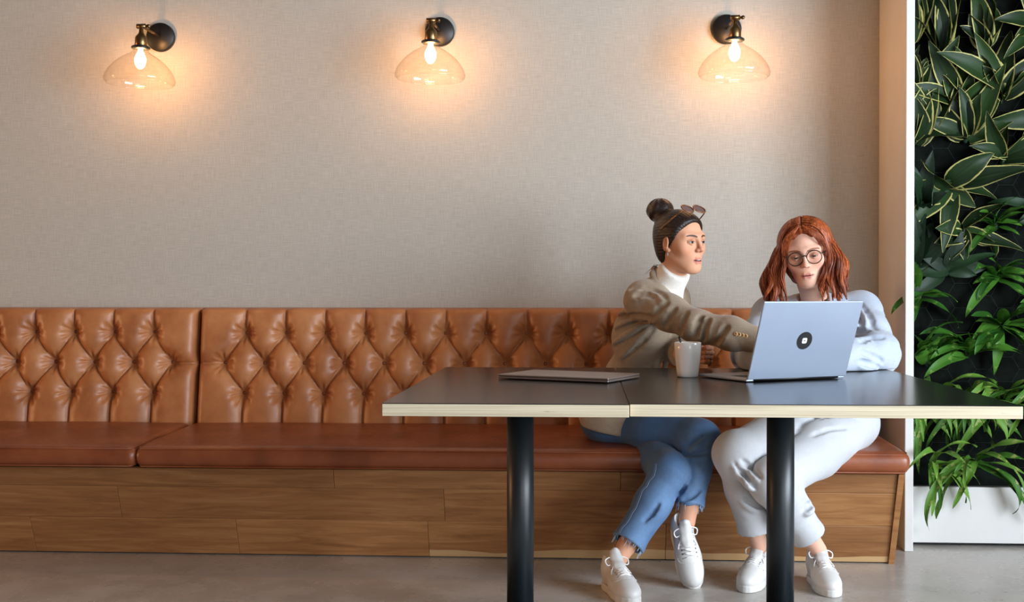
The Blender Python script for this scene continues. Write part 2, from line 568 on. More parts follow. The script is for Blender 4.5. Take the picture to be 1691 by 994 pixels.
def back_panel(xa, xb, buttons1, buttons2, buttons3, zr=(.877, .742, .606)):
    zt = .951; z0 = .44
    def lean(z): return 5.302+(z-.45)*.15
    dx = .0048
    xs = np.arange(xa, xb+1e-6, (xb-xa)/round((xb-xa)/dx))
    # parameter rows: front face, rounded top edge, flat top to the wall
    rows = [('f', z) for z in np.arange(z0, zt, .0048)]
    rr = .045
    rows += [('r', a) for a in np.linspace(.12, PI/2, 12)]
    rows += [('t', t) for t in np.linspace(.2, 1, 4)]
    segs = []
    for x in buttons1: segs.append((x, zr[0], x+.004, 1.1))
    for x in buttons3: segs.append((x, zr[2], x-.003, .3))
    b1 = sorted(buttons1); b2 = sorted(buttons2); b3 = sorted(buttons3)
    for x in b2:
        for bl, z in ((b1, zr[0]), (b3, zr[2])):
            for y in bl:
                if abs(y-x) < .135: segs.append((x, zr[1], y, z))
    if xb - b2[-1] < .16: segs.append((b2[-1], zr[1], xb, zr[1]-.003))
    if b2[0]-xa < .16: segs.append((b2[0], zr[1], xa, zr[1]))
    XX = xs[:, None]
    Zs = np.array([(r[1] if r[0] == 'f' else zt+rr*math.sin(r[1])*1.0 if r[0] == 'r' else zt+rr+.02) for r in rows])[None, :]
    H = np.ones((len(xs), len(rows)))
    for (ax, az, bx, bz) in segs:
        vx, vz = bx-ax, bz-az; L = vx*vx+vz*vz
        t = np.clip(((XX-ax)*vx+(Zs-az)*vz)/L, 0, 1)
        dd = np.sqrt((XX-ax-vx*t)**2+(Zs-az-vz*t)**2)
        H *= (1-.40*np.exp(-dd/.0075))*(1-.26*np.exp(-(dd/.036)**2))
    for i, (bl, z) in enumerate(((b1, zr[0]), (b2, zr[1]), (b3, zr[2]))):
        for j, x in enumerate(bl):
            r = np.sqrt((XX-x)**2+(Zs-z)**2); ph = np.arctan2(Zs-z, XX-x)
            H *= 1-.85*np.exp(-(r/.0195)**1.25)
            H += .055*np.cos(9*ph+i*1.7+j*2.3)*np.exp(-((r-.036)/.020)**2)+.04*np.cos(14*ph+j)*np.exp(-((r-.03)/.015)**2)
    ed = np.minimum(XX-xa, xb-XX)
    H *= 1-.85*np.exp(-ed/.014)
    H *= 1-.75*np.exp(-(Zs-z0)/.012)
    H += .02*vnoise(XX*30, Zs*30, 0, 3)+.008*vnoise(XX*90, Zs*80, 0, 4)
    A = .070
    V = np.zeros((len(xs), len(rows), 3))
    for j, r in enumerate(rows):
        if r[0] == 'f': py, pz, ny, nz = lean(r[1]), r[1], -1, .0
        elif r[0] == 'r':
            py = lean(zt)+rr-rr*math.cos(r[1]); pz = zt+rr*math.sin(r[1])*.9; ny, nz = -math.cos(r[1]), math.sin(r[1])*.25
        else:
            ye = lean(zt)+rr; py = ye+(5.498-ye)*r[1]; pz = zt+rr*.9; ny, nz = 0, .25*(1-r[1])
        off = A*(H[:, j]-1)
        V[:, j, 0] = xs; V[:, j, 1] = py+ny*off; V[:, j, 2] = pz+nz*off
    ni, nj = len(xs), len(rows)
    # wrap the two ends back to the wall
    endL = V[:1].copy(); endL[:, :, 1] = 5.498; endR = V[-1:].copy(); endR[:, :, 1] = 5.498
    V = np.concatenate([endL, V, endR]); ni += 2
    I = np.arange(ni*nj).reshape(ni, nj)
    Q = np.stack([I[:-1, :-1], I[1:, :-1], I[1:, 1:], I[:-1, 1:]], -1).reshape(-1, 4)
    me = fast_mesh('back_panel', V.reshape(-1, 3), Q)
    o = putw('back_panel', me, M['leather'], bench)
    def surf_y(x, z):
        i = int(np.argmin(abs(xs-x)))+1; j = int(np.argmin([abs(r[1]-z) if r[0] == 'f' else 9 for r in rows]))
        return V[i, j, 1]
    for bl, z in ((b1, zr[0]), (b2, zr[1]), (b3, zr[2])):
        for x in bl:
            b = put('button', BTN, M['button'], o, smooth=True)
            b.location = (x, surf_y(x, z)-.001, z)
    return o
BTN = lathe('button', [(0, .006), (.005, .0055), (.0085, .0035), (.010, 0), (.009, -.004)], 14)
BTN.transform(Matrix.Rotation(PI/2, 4, 'X'))
sp = .1818
back_panel(XJ+.004, X1-.002, [-1.533+sp*i for i in range(15)], [-1.628+sp*i for i in range(16)], [-1.535+sp*i for i in range(15)])
back_panel(X0, XJ-.004, [-1.961-sp*1.015*i for i in range(8)], [-1.87-sp*1.0*i for i in range(8)], [-1.952-sp*1.04*i for i in range(8)], (.880, .744, .609))

def seat_cushion(xa, xb):
    f = Field((xa-.03, 4.57, .34), (xb+.03, 5.36, .53), .0095)
    X, Y, Z = f.grid()
    cx = (xa+xb)/2; hx = (xb-xa)/2
    # rounded slab whose top rises slightly towards the back
    zt = .463+.020*np.clip((Y-4.62)/.7, 0, 1)+.006*np.sin(np.clip((Y-4.62)/.7, 0, 1)*PI)
    zt = zt+.0025*vnoise(X*6, Y*6, 0, 11)
    zb = .376
    mid = (zt+zb)/2; hz = (zt-zb)/2
    rad = .030
    bul = .010*np.sin(np.clip((Z-.376)/.09, 0, 1)*PI)
    qx = np.abs(X-cx)-(hx-rad+bul*.7); qy = np.abs(Y-(4.632+5.33)/2)-((5.33-4.632)/2-rad+bul); qz = np.abs(Z-mid)-(hz-rad)
    e = np.sqrt(np.maximum(qx, 0)**2+np.maximum(qy, 0)**2+np.maximum(qz, 0)**2)+np.minimum(np.maximum(np.maximum(qx, qy), qz), 0)-rad
    f.d[...] = e
    me = f.mesh('seat_cushion', 2)
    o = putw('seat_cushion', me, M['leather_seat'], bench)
    # welt along the front edges and the ends
    mb = MB()
    for z in (.452, .384):
        mb.tube([(xa+.008, 4.95, z+.012), (xa+.004, 4.66, z+.004), (xa+.02, 4.633, z), (xb-.02, 4.633, z), (xb-.004, 4.66, z+.004), (xb-.008, 4.95, z+.012)], .0028, 6)
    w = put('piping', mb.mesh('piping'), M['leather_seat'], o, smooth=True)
    return o
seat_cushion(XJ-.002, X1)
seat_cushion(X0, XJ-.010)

base = putw('base', rbox('base', X0, 1.196, 4.85, 5.49, 0, .37, .002), M['oak'], bench)
# slanted front boards: rows by height, joints by x
SL = math.atan2(.150, .372)
def board(xa, xb, za, zb, mt, skew=0.0):
    n = Vector((0, -math.cos(SL), -math.sin(SL)))      # outward normal
    up = Vector((0, -math.sin(SL), math.cos(SL)))
    p0 = Vector((0, 4.822, 0))
    L = .372/math.cos(SL)
    def pt(x, z, d): return p0+up*(z/math.cos(SL))+n*d+Vector((x, 0, 0))
    g = .0006; V = []
    b = .0014
    for d, ins in ((-.016, 0), (-b, 0), (0, b)):
        for (x, z) in ((xa+g+ins, za+g+ins), (xb-g-ins, za+g+ins), (xb-g-ins+skew, zb-g-ins), (xa+g+ins, zb-g-ins)):
            V.append(pt(x, z, d))
    F = [(3, 2, 1, 0)]
    for k in (0, 4):
        for i in range(4):
            j = (i+1) % 4; F.append((k+i, k+j, k+4+j, k+4+i))
    F.append((8, 9, 10, 11))
    me = mesh_from('plank', V, F)
    o = put('plank', me, mt, base); return o
rows = [(.004, .158, [X0, -2.237, -1.393, -.62, .32, 1.190], 'oak_sap'),
        (.158, .294, [X0, -1.855, -.55, .62, 1.190], 'oak'),
        (.294, .372, [X0, -2.6, -.98, .14, 1.190], 'oak')]
for za, zb, xs_, mt in rows:
    for a, b in zip(xs_[:-1], xs_[1:]):
        board(a, b, za, zb, M['oak_sap'] if (mt == 'oak_sap' and a > -.7) else M['oak'], .0)
# oak end cheek following the slant
V = []
for x in (1.190, 1.212):
    V += [(x, 4.812, 0), (x, 5.49, 0), (x, 5.49, .374), (x, 4.660, .374)]
put('end_panel', mesh_from('end_panel', V, [(0, 1, 2, 3), (7, 6, 5, 4), (0, 4, 5, 1), (1, 5, 6, 2), (2, 6, 7, 3), (3, 7, 4, 0)]), M['oak'], base)

# ------------------------------------------------------------------ tables
def table(xa, xb, ya, yb, px, label):
    r = thing('pedestal_table', label, 'table', (px, 3.86, 0))
    zt = .78; th = .034
    core = putw('table_top', rbox('table_top', xa, xb, ya, yb, zt-th, zt-.002, .0015), M['ply'], r, smooth=False)
    lam = put('laminate_sheet', rbox('laminate', xa+.0005, xb-.0005, ya+.0005, yb-.0005, zt-.002, zt, .0006), M['laminate'], core)
    put('pole', lathe('pole', [(.043, .025), (.043, .740)], 40), M['black_metal'], r, smooth=True)
    put('base_plate', lathe('base_plate', [(0, 0), (.215, 0), (.22, .004), (.22, .010), (.215, .014), (.06, .020), (.048, .03), (0, .03)], 48), M['black_metal'], r, smooth=True)
    put('mounting_plate', rbox('mounting_plate', -.16, .16, -.22, .22, .736, .746, .002), M['black_metal'], r)
    return r
table(-.528, .1155, 3.138, 4.588, -.204, 'narrow black-topped pedestal table holding the closed laptop')
table(.1185, 1.118, 3.160, 4.586, .618, 'wide black-topped pedestal table carrying the white mug and open laptop')

# ------------------------------------------------------------------ wall lamps
def wall_lamp(x, z, label, roll=0.0, swing=0.0):
    r = thing('wall_lamp', label, 'lamp', (x, YW, z), group='glass-shade wall lamps')
    bp = lathe('backplate', [(0, 0), (.064, 0), (.066, .003), (.066, .020), (.062, .026), (0, .027)], 40)
    bp.transform(Matrix.Rotation(PI/2, 4, 'X')); put('backplate', bp, M['black'], r, smooth=True)
    ex = swing; L = -.25
    put('arm', tube('arm', [(0, -.02, 0), (ex*.2, L*.25, .002), (ex, L+.012, .0)], .005, 10), M['brass'], r, smooth=True)
    kz = .0
    mb = MB()
    mb.tube([(ex-.02, L, kz), (ex+.02, L, kz)], .011, 14)
    mb.tube([(ex+.02, L, kz), (ex+.034, L, kz)], .006, 10); mb.tube([(ex+.032, L-.006, kz), (ex+.032, L+.006, kz)], .008, 10)
    put('knuckle', mb.mesh('knuckle'), M['brass'], r, smooth=True)
    hd = (ex, L, kz)
    rot = (0, roll, 0)
    put('socket', lathe('socket', [(0, .004), (.009, .002), (.010, -.026), (.013, -.034), (.022, -.044), (.026, -.052), (.0265, -.086), (.024, -.090), (0, -.090)], 24), M['brass'], r, hd, rot, True)
    put('collar', lathe('collar', [(.020, -.086), (.034, -.087), (.041, -.092), (.041, -.098), (.036, -.101), (.0, -.101)], 28), M['black_metal'], r, hd, rot, True)
    # bell shade: thin glass wall, slightly curled rim
    out = [(.033, -.100), (.036, -.112), (.048, -.122), (.068, -.133), (.092, -.149), (.117, -.171), (.136, -.194), (.149, -.217), (.1545, -.236), (.152, -.248), (.143, -.257)]
    inn = [(a-.0022, b+.0004) for a, b in out][::-1]
    put('glass_shade', lathe('glass_shade', out+inn, 56, True), M['shade_glass'], r, hd, rot, True)
    put('bulb', lathe('bulb', [(0.010, -.101), (.011, -.114), (.017, -.124), (.0235, -.140), (.0245, -.154), (.019, -.174), (.009, -.185), (0, -.188)], 24), M['bulb'], r, hd, rot, True)
    return r
wall_lamp(-1.950, 2.236, 'glass-shade brass wall lamp farthest from the plant wall', .035, -.002)
wall_lamp(-.656, 2.245, 'glass-shade brass wall lamp in the middle of the row', .02, -.010)
wall_lamp(.635, 2.240, 'glass-shade brass wall lamp nearest the plant wall', .02, .010)

# ------------------------------------------------------------------ things on the table
ZT = .7805
def laptop_closed():
    A = np.array([-.286, 3.99]); B = np.array([.075, 3.822])
    ex = B-A; w = np.linalg.norm(ex); ang = math.atan2(ex[1], ex[0])
    r = thing('closed_laptop', 'closed grey laptop lying flat on the narrow table', 'laptop', (A[0], A[1], ZT), (0, 0, ang))
    d = .262
    put('base', rbox('base', 0, w, 0, d, .002, .0090, .003, 3), M['alu_dark'], r, smooth=False)
    put('lid', rbox('lid', 0, w, 0, d, .0096, .0158, .0028, 3), M['alu_dark'], r, smooth=False)
    for fx in (.03, w-.03):
        for fy in (.03, d-.03):
            put('foot', lathe('foot', [(0, 0), (.008, 0), (.008, .0025), (0, .0025)], 14), M['black'], r, (fx, fy, 0))
laptop_closed()

def laptop_open():
    c = np.array([.688, 3.985]); ang = math.radians(29); w = .398; d = .264
    r = thing('open_laptop', 'open silver laptop with a round black sticker on its lid', 'laptop', (c[0], c[1], ZT), (0, 0, ang))
    b = put('base', rbox('base', -w/2, w/2, 0, d, .002, .011, .003, 3), M['alu'], r)
    put('keyboard', rbox('keyboard', -w/2+.04, w/2-.04, .03, .135, .0108, .0116, .0003, 1), M['black'], b)
    put('touchpad', rbox('touchpad', -.07, .07, .155, .245, .0108, .0113, .0003, 1), M['alu_dark'], b)
    # key rows
    KEY = rbox('key', -.0095, .0095, -.0075, .0075, 0, .0012, .0006, 1)
    kb = [o for o in r.children if o.name.startswith('base')][0]
    for j in range(5):
        for i in range(14):
            k = put('key', KEY, M['black'], kb); k.location = (-w/2+.058+i*.0218, .043+j*.0198, .0114)
    t = math.radians(19)
    lid = put('lid', rbox('lid', -w/2, w/2, -.006, 0, 0, d, .0028, 3), M['alu'], r, (0, -.002, .010), (t, 0, 0))
    put('screen', rbox('screen', -w/2+.006, w/2-.006, .0, .0012, .010, d-.006, .0003, 1), M['black'], lid)
    hinge = tube('hinge', [(-w/2+.03, 0, .008), (w/2-.03, 0, .008)], .006, 12)
    put('hinge', hinge, M['black'], r, smooth=True)
    # round sticker with a pale emblem
    st = lathe('sticker', [(0, 0), (.030, 0), (.030, .0008), (0, .0008)], 40); st.transform(Matrix.Rotation(PI/2, 4, 'X'))
    s = put('sticker', st, M['black'], lid, (-.008, -.0061, d*.495))
    sq = []
    for a in np.linspace(0, 2*PI, 32, endpoint=False):
        ca, sa = math.cos(a), math.sin(a)
        sq.append((.0095*math.copysign(abs(ca)**.45, ca), .0095*math.copysign(abs(sa)**.45, sa)))
    V = [(x, -.0009, z) for x, z in sq]+[(x, -.0013, z) for x, z in sq]
    F = [tuple(range(32, 64))]+[(i, (i+1) % 32, 32+(i+1) % 32, 32+i) for i in range(32)]
    em = put('emblem', mesh_from('emblem', V, F), M['white'], s)
    put('emblem_mark', rbox('emblem_mark', -.0042, .0042, -.0016, -.0012, -.0012, .0012, .0001, 1), M['black'], s)
laptop_open()

def mug():
    r = thing('coffee_mug', 'tall white ceramic mug with a spoon in it', 'mug', (.349, 4.125, ZT))
    out = [(0, 0), (.033, 0), (.0355, .003), (.0375, .02), (.0425, .06), (.0450, .095), (.0455, .1155), (.0440, .1175), (.0425, .116), (.0415, .095), (.039, .06), (.034, .012), (0, .009)]
    b = put('mug_body', lathe('mug_body', out, 48), M['ceramic'], r, smooth=True)
    hp = catmull([(.0, .040, .092), (.0, .062, .092), (.0, .074, .072), (.0, .066, .042), (0, .036, .030)], 8)
    h = put('handle', tube('handle', hp, .006, 10), M['ceramic'], r, rot=(0, 0, .35), smooth=True)
    put('coffee', lathe('coffee', [(0, .082), (.0402, .082), (.0402, .080), (0, .080)], 32), plain('coffee', srgb(60, 36, 20), .15), r)
    s = thing('spoon', 'dark spoon standing in the white mug', 'spoon', (.349, 4.125, ZT))
    mb = MB(); mb.tube([(.008, .0, .016), (-.024, .004, .118), (-.029, .005, .136)], [.0028, .0028, .0040], 8)
    put('handle', mb.mesh('spoon'), M['black_metal'], s, smooth=True)
    put('bowl', lathe('bowl', [(0, -.012), (.009, -.006), (.012, 0), (.009, .001), (0, -.003)], 16), M['black_metal'], s, (.009, 0, .024))
mug()
# ------------------------------------------------------------------ people
def V3(*a): return np.array(a, float)
def nrm(v): v = np.array(v, float); return v/np.linalg.norm(v)
def frame(fwd, roll=0.0):
    """columns: side (the head's right-hand x), forward y, up z"""
    f = nrm(fwd); x = nrm(np.cross(f, (0, 0, 1.))); z = np.cross(x, f)
    c, s = math.cos(roll), math.sin(roll)
    return np.stack([x*c+z*s, f, z*c-x*s], 1)

def mat_tint(name, rough, bmp=0., bscale=200, sss=0., sheen=0., spec=.4, stretch=None, mod=.12):
    m, nt, b = new_mat(name)
    a = N(nt, 'ShaderNodeVertexColor'); a.layer_name = 'tint'
    v = coords(nt, stretch or (1, 1, 1))
    f = noise(nt, v, bscale if stretch else 14, 4)
    k = ramp(nt, f, [(.25, (1-mod, 1-mod, 1-mod, 1)), (.75, (1+mod*.5,)*3+(1,))])
    nt.links.new(mix(nt, 1.0, a.outputs[0], k, 'MULTIPLY'), b.inputs['Base Color'])
    b.inputs['Roughness'].default_value = rough; b.inputs['Specular IOR Level'].default_value = spec
    b.inputs['Sheen Weight'].default_value = sheen
    if sss:
        b.inputs['Subsurface Weight'].default_value = sss; b.inputs['Subsurface Radius'].default_value = (1, .4, .25)
        b.inputs['Subsurface Scale'].default_value = .006
    if bmp: bump(nt, b, noise(nt, v, bscale, 2), bmp, .003)
    return m
M['skin'] = mat_tint('skin', .55, .05, 260, .18, spec=.25, mod=.05)

def mat_hair(name, dark, mid, light, sc=(160, 160, 12), rough=.38):
    m, nt, b = new_mat(name)
    f = noise(nt, coords(nt, sc), 1.0, 4, .6, .6)
    g = noise(nt, coords(nt), 9, 3)
    s = math_n(nt, 'ADD', math_n(nt, 'MULTIPLY', f, .7), math_n(nt, 'MULTIPLY', g, .3))
    nt.links.new(ramp(nt, s, [(.35, dark), (.5, mid), (.66, light)]), b.inputs['Base Color'])
    b.inputs['Roughness'].default_value = rough; b.inputs['Specular IOR Level'].default_value = .45
    bump(nt, b, f, .55, .004)
    return m
M['hair_dark'] = mat_hair('dark_brown_hair', srgb(20, 14, 12), srgb(36, 24, 20), srgb(60, 40, 31), (150, 18, 150))
M['hair_red'] = mat_hair('copper_hair', srgb(84, 34, 14), srgb(142, 64, 28), srgb(206, 114, 60), (130, 130, 14))

def mat_cloth(name, c1, c2, freq=500, rough=.85, sheen=.2, diag=False, extra=None):
    m, nt, b = new_mat(name)
    r = (0, 0, .7) if diag else (0, 0, 0)
    a = noise(nt, coords(nt, (freq, freq, freq*.12), rot=r), 1.0, 2); bb = noise(nt, coords(nt, (freq*.12, freq*.12, freq), rot=r), 1.0, 2)
    w = math_n(nt, 'ADD', math_n(nt, 'MULTIPLY', a, .5), math_n(nt, 'MULTIPLY', bb, .5))
    g = noise(nt, coords(nt), 7, 4)
    s = math_n(nt, 'ADD', math_n(nt, 'MULTIPLY', w, .5), math_n(nt, 'MULTIPLY', g, .5))
    nt.links.new(ramp(nt, s, [(.36, c1), (.64, c2)]), b.inputs['Base Color'])
    b.inputs['Roughness'].default_value = rough; b.inputs['Sheen Weight'].default_value = sheen
    b.inputs['Specular IOR Level'].default_value = .2
    h = math_n(nt, 'ADD', math_n(nt, 'MULTIPLY', w, .25), noise(nt, coords(nt), 26, 3, .5, .8))
    bump(nt, b, h, .10, .010)
    return m
M['blazer'] = mat_cloth('taupe_wool', srgb(140, 122, 102), srgb(170, 152, 130), 420)
M['knit'] = mat_cloth('white_knit', srgb(222, 216, 206), srgb(240, 236, 228), 300)
M['shirt'] = mat_cloth('pale_linen_shirt', srgb(162, 172, 188), srgb(188, 196, 207), 420)
M['trousers'] = mat_cloth('white_cotton_trousers', srgb(182, 184, 188), srgb(198, 199, 202), 500)
M['shoe_white'] = plain('white_shoe_leather', srgb(210, 207, 204), .45, var=.015, bmp=.05, bscale=120)
M['lace'] = plain('white_lace', srgb(240, 238, 236), .8, var=.02)
M['sole'] = plain('white_rubber', srgb(208, 206, 202), .6, var=.02)
M['eyelet'] = plain('grey_eyelet', srgb(110, 112, 118), .4, .6)
M['gold'] = plain('gold', srgb(206, 160, 92), .25, 1.0)
M['bone'] = plain('horn_button', srgb(224, 186, 132), .35, var=.1, vscale=90)
M['frame_dark'] = plain('dark_acetate', srgb(34, 30, 30), .25, var=.05)
M['frame_tort'] = plain('tortoiseshell', srgb(120, 74, 46), .25, var=.3, vscale=60)
M['lens'] = mat_glass('spectacle_lens', (.97, .96, .95, 1), (.85, .85, .85, 1))
M['lens_dark'] = mat_glass('sunglass_lens', (.42, .30, .32, 1), (.3, .2, .22, 1))

def mat_denim():
    m, nt, b = new_mat('blue_denim')
    a = N(nt, 'ShaderNodeVertexColor'); a.layer_name = 'tint'
    w = noise(nt, coords(nt, (500, 500, 90), rot=(.3, .4, .6)), 1.0, 2)
    g = noise(nt, coords(nt), 11, 4)
    c = mix(nt, 1.0, a.outputs[0], ramp(nt, w, [(.3, (.88, .89, .91, 1)), (.7, (1.08, 1.08, 1.06, 1))]), 'MULTIPLY')
    c = mix(nt, 1.0, c, ramp(nt, g, [(.3, (.82, .82, .84, 1)), (.7, (1.12, 1.12, 1.1, 1))]), 'MULTIPLY')
    nt.links.new(c, b.inputs['Base Color']); b.inputs['Roughness'].default_value = .85; b.inputs['Sheen Weight'].default_value = .15
    b.inputs['Specular IOR Level'].default_value = .2
    bump(nt, b, math_n(nt, 'ADD', math_n(nt, 'MULTIPLY', w, .12), g), .2, .006)
    return m
M['denim'] = mat_denim()

def sm(a, b, x): t = np.clip((x-a)/(b-a), 0, 1); return t*t*(3-2*t)

def head_geo(open_mouth, lids, skin, lip, brow, iris):
    f = Field((-.098, -.125, -.19), (.098, .128, .13), .0017)
    f.ell((0, -.016, .036), (.0735, .094, .081), 0)
    f.ell((0, .020, -.032), (.0585, .064, .074), .03)
    f.ell((0, .054, -.078), (.032, .031, .030), .03)          # muzzle
    f.ell((0, .066, -.100), (.019, .016, .015), .02)          # chin
    for s in (-1, 1):
        f.cone((s*.043, -.002, -.048), (s*.020, .052, -.096), .015, .012, .03)   # jaw line
        f.ell((s*.044, .052, -.026), (.021, .020, .018), .028)  # cheekbone
        f.ell((s*.048, .036, .010), (.016, .026, .030), .025)   # temple
        f.cone((s*.012, .079, .021), (s*.046, .064, .022), .0085, .0085, .018)  # brow
        f.ell((s*.031, .095, .000), (.0185, .014, .0115), .012, op='s')         # socket
    f.cone((0, .082, .018), (0, .097, -.022), .0065, .0080, .012)                # nose bridge
    f.ell((0, .1005, -.028), (.0095, .0095, .0085), .008)
    for s in (-1, 1):
        f.ell((s*.0105, .090, -.0315), (.0068, .0085, .0065), .007)
        f.ell((s*.0055, .0955, -.0385), (.0032, .0045, .0028), .003, op='s')
        f.ell((s*.031, .0700, .0000), (.0138, .0138, .0132), .003)              # eyeball
        f.cone((s*.0185, .0785, .0045+.0), (s*.0315, .0835, .0072-lids*.004), .0030, .0034, .004)   # upper lid
        f.cone((s*.0315, .0835, .0072-lids*.004), (s*.044, .0745, .0030), .0034, .0028, .004)
        f.cone((s*.0185, .0785, -.0040), (s*.031, .0815, -.0078), .0022, .0024, .004)
        f.cone((s*.031, .0815, -.0078), (s*.0435, .0745, -.0030), .0024, .0022, .004)
    om = open_mouth
    # lips
    f.chain([(-.025, .0725, -.0660), (-.010, .0855, -.0620), (0, .0865, -.0630), (.010, .0855, -.0620), (.025, .0725, -.0660)], [.0022, .0042, .0038, .0042, .0022], .005)
    f.chain([(-.022, .0740, -.0675), (-.009, .0842, -.0720-om), (.009, .0842, -.0720-om), (.022, .0740, -.0675)], [.0024, .0052, .0052, .0024], .005)
    f.chain([(-.022, .080, -.0667-om*.3), (0, .093, -.0668-om*.5), (.022, .080, -.0667-om*.3)], [.0009, .0011+om*.45, .0009], .002, 's')
    # ears
    for s in (-1, 1):
        R = Matrix.Rotation(s*-.35, 3, 'Z') @ Matrix.Rotation(-.15, 3, 'X')
        R = np.array(R)
        f.ell((s*.0755, -.008, -.004), (.0075, .0175, .0300), .006, R)
        f.ell((s*.0845, -.003, -.002), (.0065, .0100, .0190), .004, R, 's')
        f.ell((s*.073, .003, -.030), (.0070, .0085, .0085), .006)
    # neck
    f.chain([(0, -.022, -.060), (0, -.040, -.115), (0, -.074, -.172)], [.044, .0435, .048], .03)
    V, Q = f.surf(); V = relax_v(V, Q, .35)
    x, y, z = np.abs(V[:, 0]), V[:, 1], V[:, 2]
    C = np.tile(np.array(skin[:3]), (len(V), 1))
    def blend(w, col, a=1.0):
        nonlocal C
        w = (w*a)[:, None]; C = C*(1-w)+np.array(col[:3])*w
    fr = sm(.045, .055, y)
    g = lambda cx, cz, s: np.exp(-((x-cx)**2+(z-cz)**2)/s**2)
    blend(g(.042, -.030, .022)*fr, (skin[0]*.98, skin[1]*.66, skin[2]*.60), .55)
    blend(g(0, -.030, .013)*fr, (skin[0]*.98, skin[1]*.72, skin[2]*.66), .4)
    blend(np.exp(-(((x-.031)/.019)**2+((z-.006)/.010)**2))*fr, (skin[0]*.62, skin[1]*.45, skin[2]*.38), .55)
    ez = z+lids*.0022
    op_ = .0056*(1-.5*lids)
    e = ((x-.031)/.0128)**2+(ez/op_)**2
    blend((1-sm(.75, 1.1, e))*fr, (.40, .36, .33))
    blend((1-sm(.0056, .0068, np.sqrt((x-.031)**2+(ez)**2)))*(1-sm(.8, 1.15, e))*fr, iris)
    lash = np.exp(-((e-1.15)/.32)**2)*sm(-.001, .0022, ez)*(1-sm(.0165, .019, np.abs(x-.031)))
    blend(lash*fr, (.018, .012, .010))
    blend(np.exp(-((e-1.1)/.3)**2)*(1-sm(-.002, .001, ez))*(1-sm(.016, .018, np.abs(x-.031)))*fr, (.08, .045, .035), .5)
    bz = .0235-((x-.036)/.030)**2*.0075
    th = np.interp(x, [.010, .022, .050, .056], [.0026, .0042, .0026, .0010])
    blend((1-sm(.7, 1.25, np.abs(z-bz)/th))*sm(.009, .013, x)*(1-sm(.051, .056, x))*fr, brow, .92)
    lipe = (x/.0255)**2+((z+.0672+om*.5)/(.0088+om*.7))**2
    blend((1-sm(.75, 1.05, lipe))*sm(.066, .071, y), lip, .75)
    mo = (x/.0215)**2+((z+.0668+om*.45)/(.0013+om*.62))**2
    blend((1-sm(.6, 1.2, mo))*sm(.066, .070, y), (.05, .012, .010), .95)
    if om > .003:
        te = (x/.012)**2+((z+.0655+om*.1)/(.0016+om*.16))**2
        blend((1-sm(.6, 1.2, te))*sm(.066, .070, y), (.62, .56, .5), .9)
    for_n = np.exp(-(((x-.0055)/.003)**2+((z+.0385)/.0022)**2))*sm(.085, .09, y)
    blend(for_n, (skin[0]*.25, skin[1]*.15, skin[2]*.12), .8)
    return V, Q, C

def hand_geo(wrist, d, n, curl, thumb_curl=.5, scale=1.0, skin=None, side=1, res=.0024):
    """d: along the hand, n: palm normal (fingers bend that way), side: +1 thumb on +s"""
    d = nrm(d); n = nrm(np.array(n)-d*(np.array(n)@d)); s = np.cross(d, n)*side
    w = np.array(wrist, float)
    k = scale
    lo = w-.14*k; hi = w+.17*k
    c = w+d*.06*k; f = Field(c-.135*k, c+.135*k, res)
    R = np.stack([s, d, n], 1)
    f.cone(w-d*.05*k, w+d*.01*k, .027*k, .026*k, .01)
    f.box(w+d*.050*k, (.038*k, .046*k, .0135*k), .012*k, .02, R)
    f.ell(w+d*.030*k+s*.024*k+n*.006*k, (.018*k, .030*k, .016*k), .012, R)
    L = [(.036, .024, .019), (.041, .028, .020), (.038, .026, .020), (.030, .019, .017)]
    for i in range(4):
        b = w+d*(.090-.004*abs(i-1.2))*k+s*(.028-.0185*i)*k
        a = 0; p = b; r = [.0095, .0085, .0078, .0066]
        cu = curl[i]
        dirs = []
        pts = [b-d*.02*k, b]
        for j in range(3):
            a += cu*(.9, 1.1, .7)[j]
            v = d*math.cos(a)+n*math.sin(a)+s*(.10-.07*i)*max(0, 1-cu*1.5)
            p = p+nrm(v)*L[i][j]*k; pts.append(p)
        f.chain(pts, [.0098*k, .0098*k, .0086*k, .0078*k, .0066*k], .0035)
    b = w+d*.022*k+s*.030*k+n*.006*k
    v1 = nrm(d*.75+s*.65+n*.25); v2 = nrm(d*.95+s*(.25-.6*thumb_curl)+n*(.2+.5*thumb_curl)); v3 = nrm(d*.9+s*(.1-.9*thumb_curl)+n*(.1+.5*thumb_curl))
    p1 = b+v1*.034*k; p2 = p1+v2*.030*k; p3 = p2+v3*.024*k
    f.chain([b, p1, p2, p3], [.0125*k, .0108*k, .0098*k, .0075*k], .006)
    V, Q = f.surf(); V = relax_v(V, Q, .4)
    C = np.tile(np.array(skin[:3]), (len(V), 1))
    return V, Q, C

def join(parts):
    V = []; Q = []; C = []; b = 0
    for v, q, c in parts:
        V.append(v); Q.append(q+b); C.append(c); b += len(v)
    return np.concatenate(V), np.concatenate(Q), np.concatenate(C)

def torso_frame(J):
    s = J['lsh']-J['rsh']; s[2] = 0; s = nrm(s)
    up = nrm(J['neckb']-J['pelvis']); f = nrm(np.cross(s, up)); up = np.cross(f, s)
    f = -f if f[1] > 0 and abs(f[1]) > .3 else f
    return s, f, up

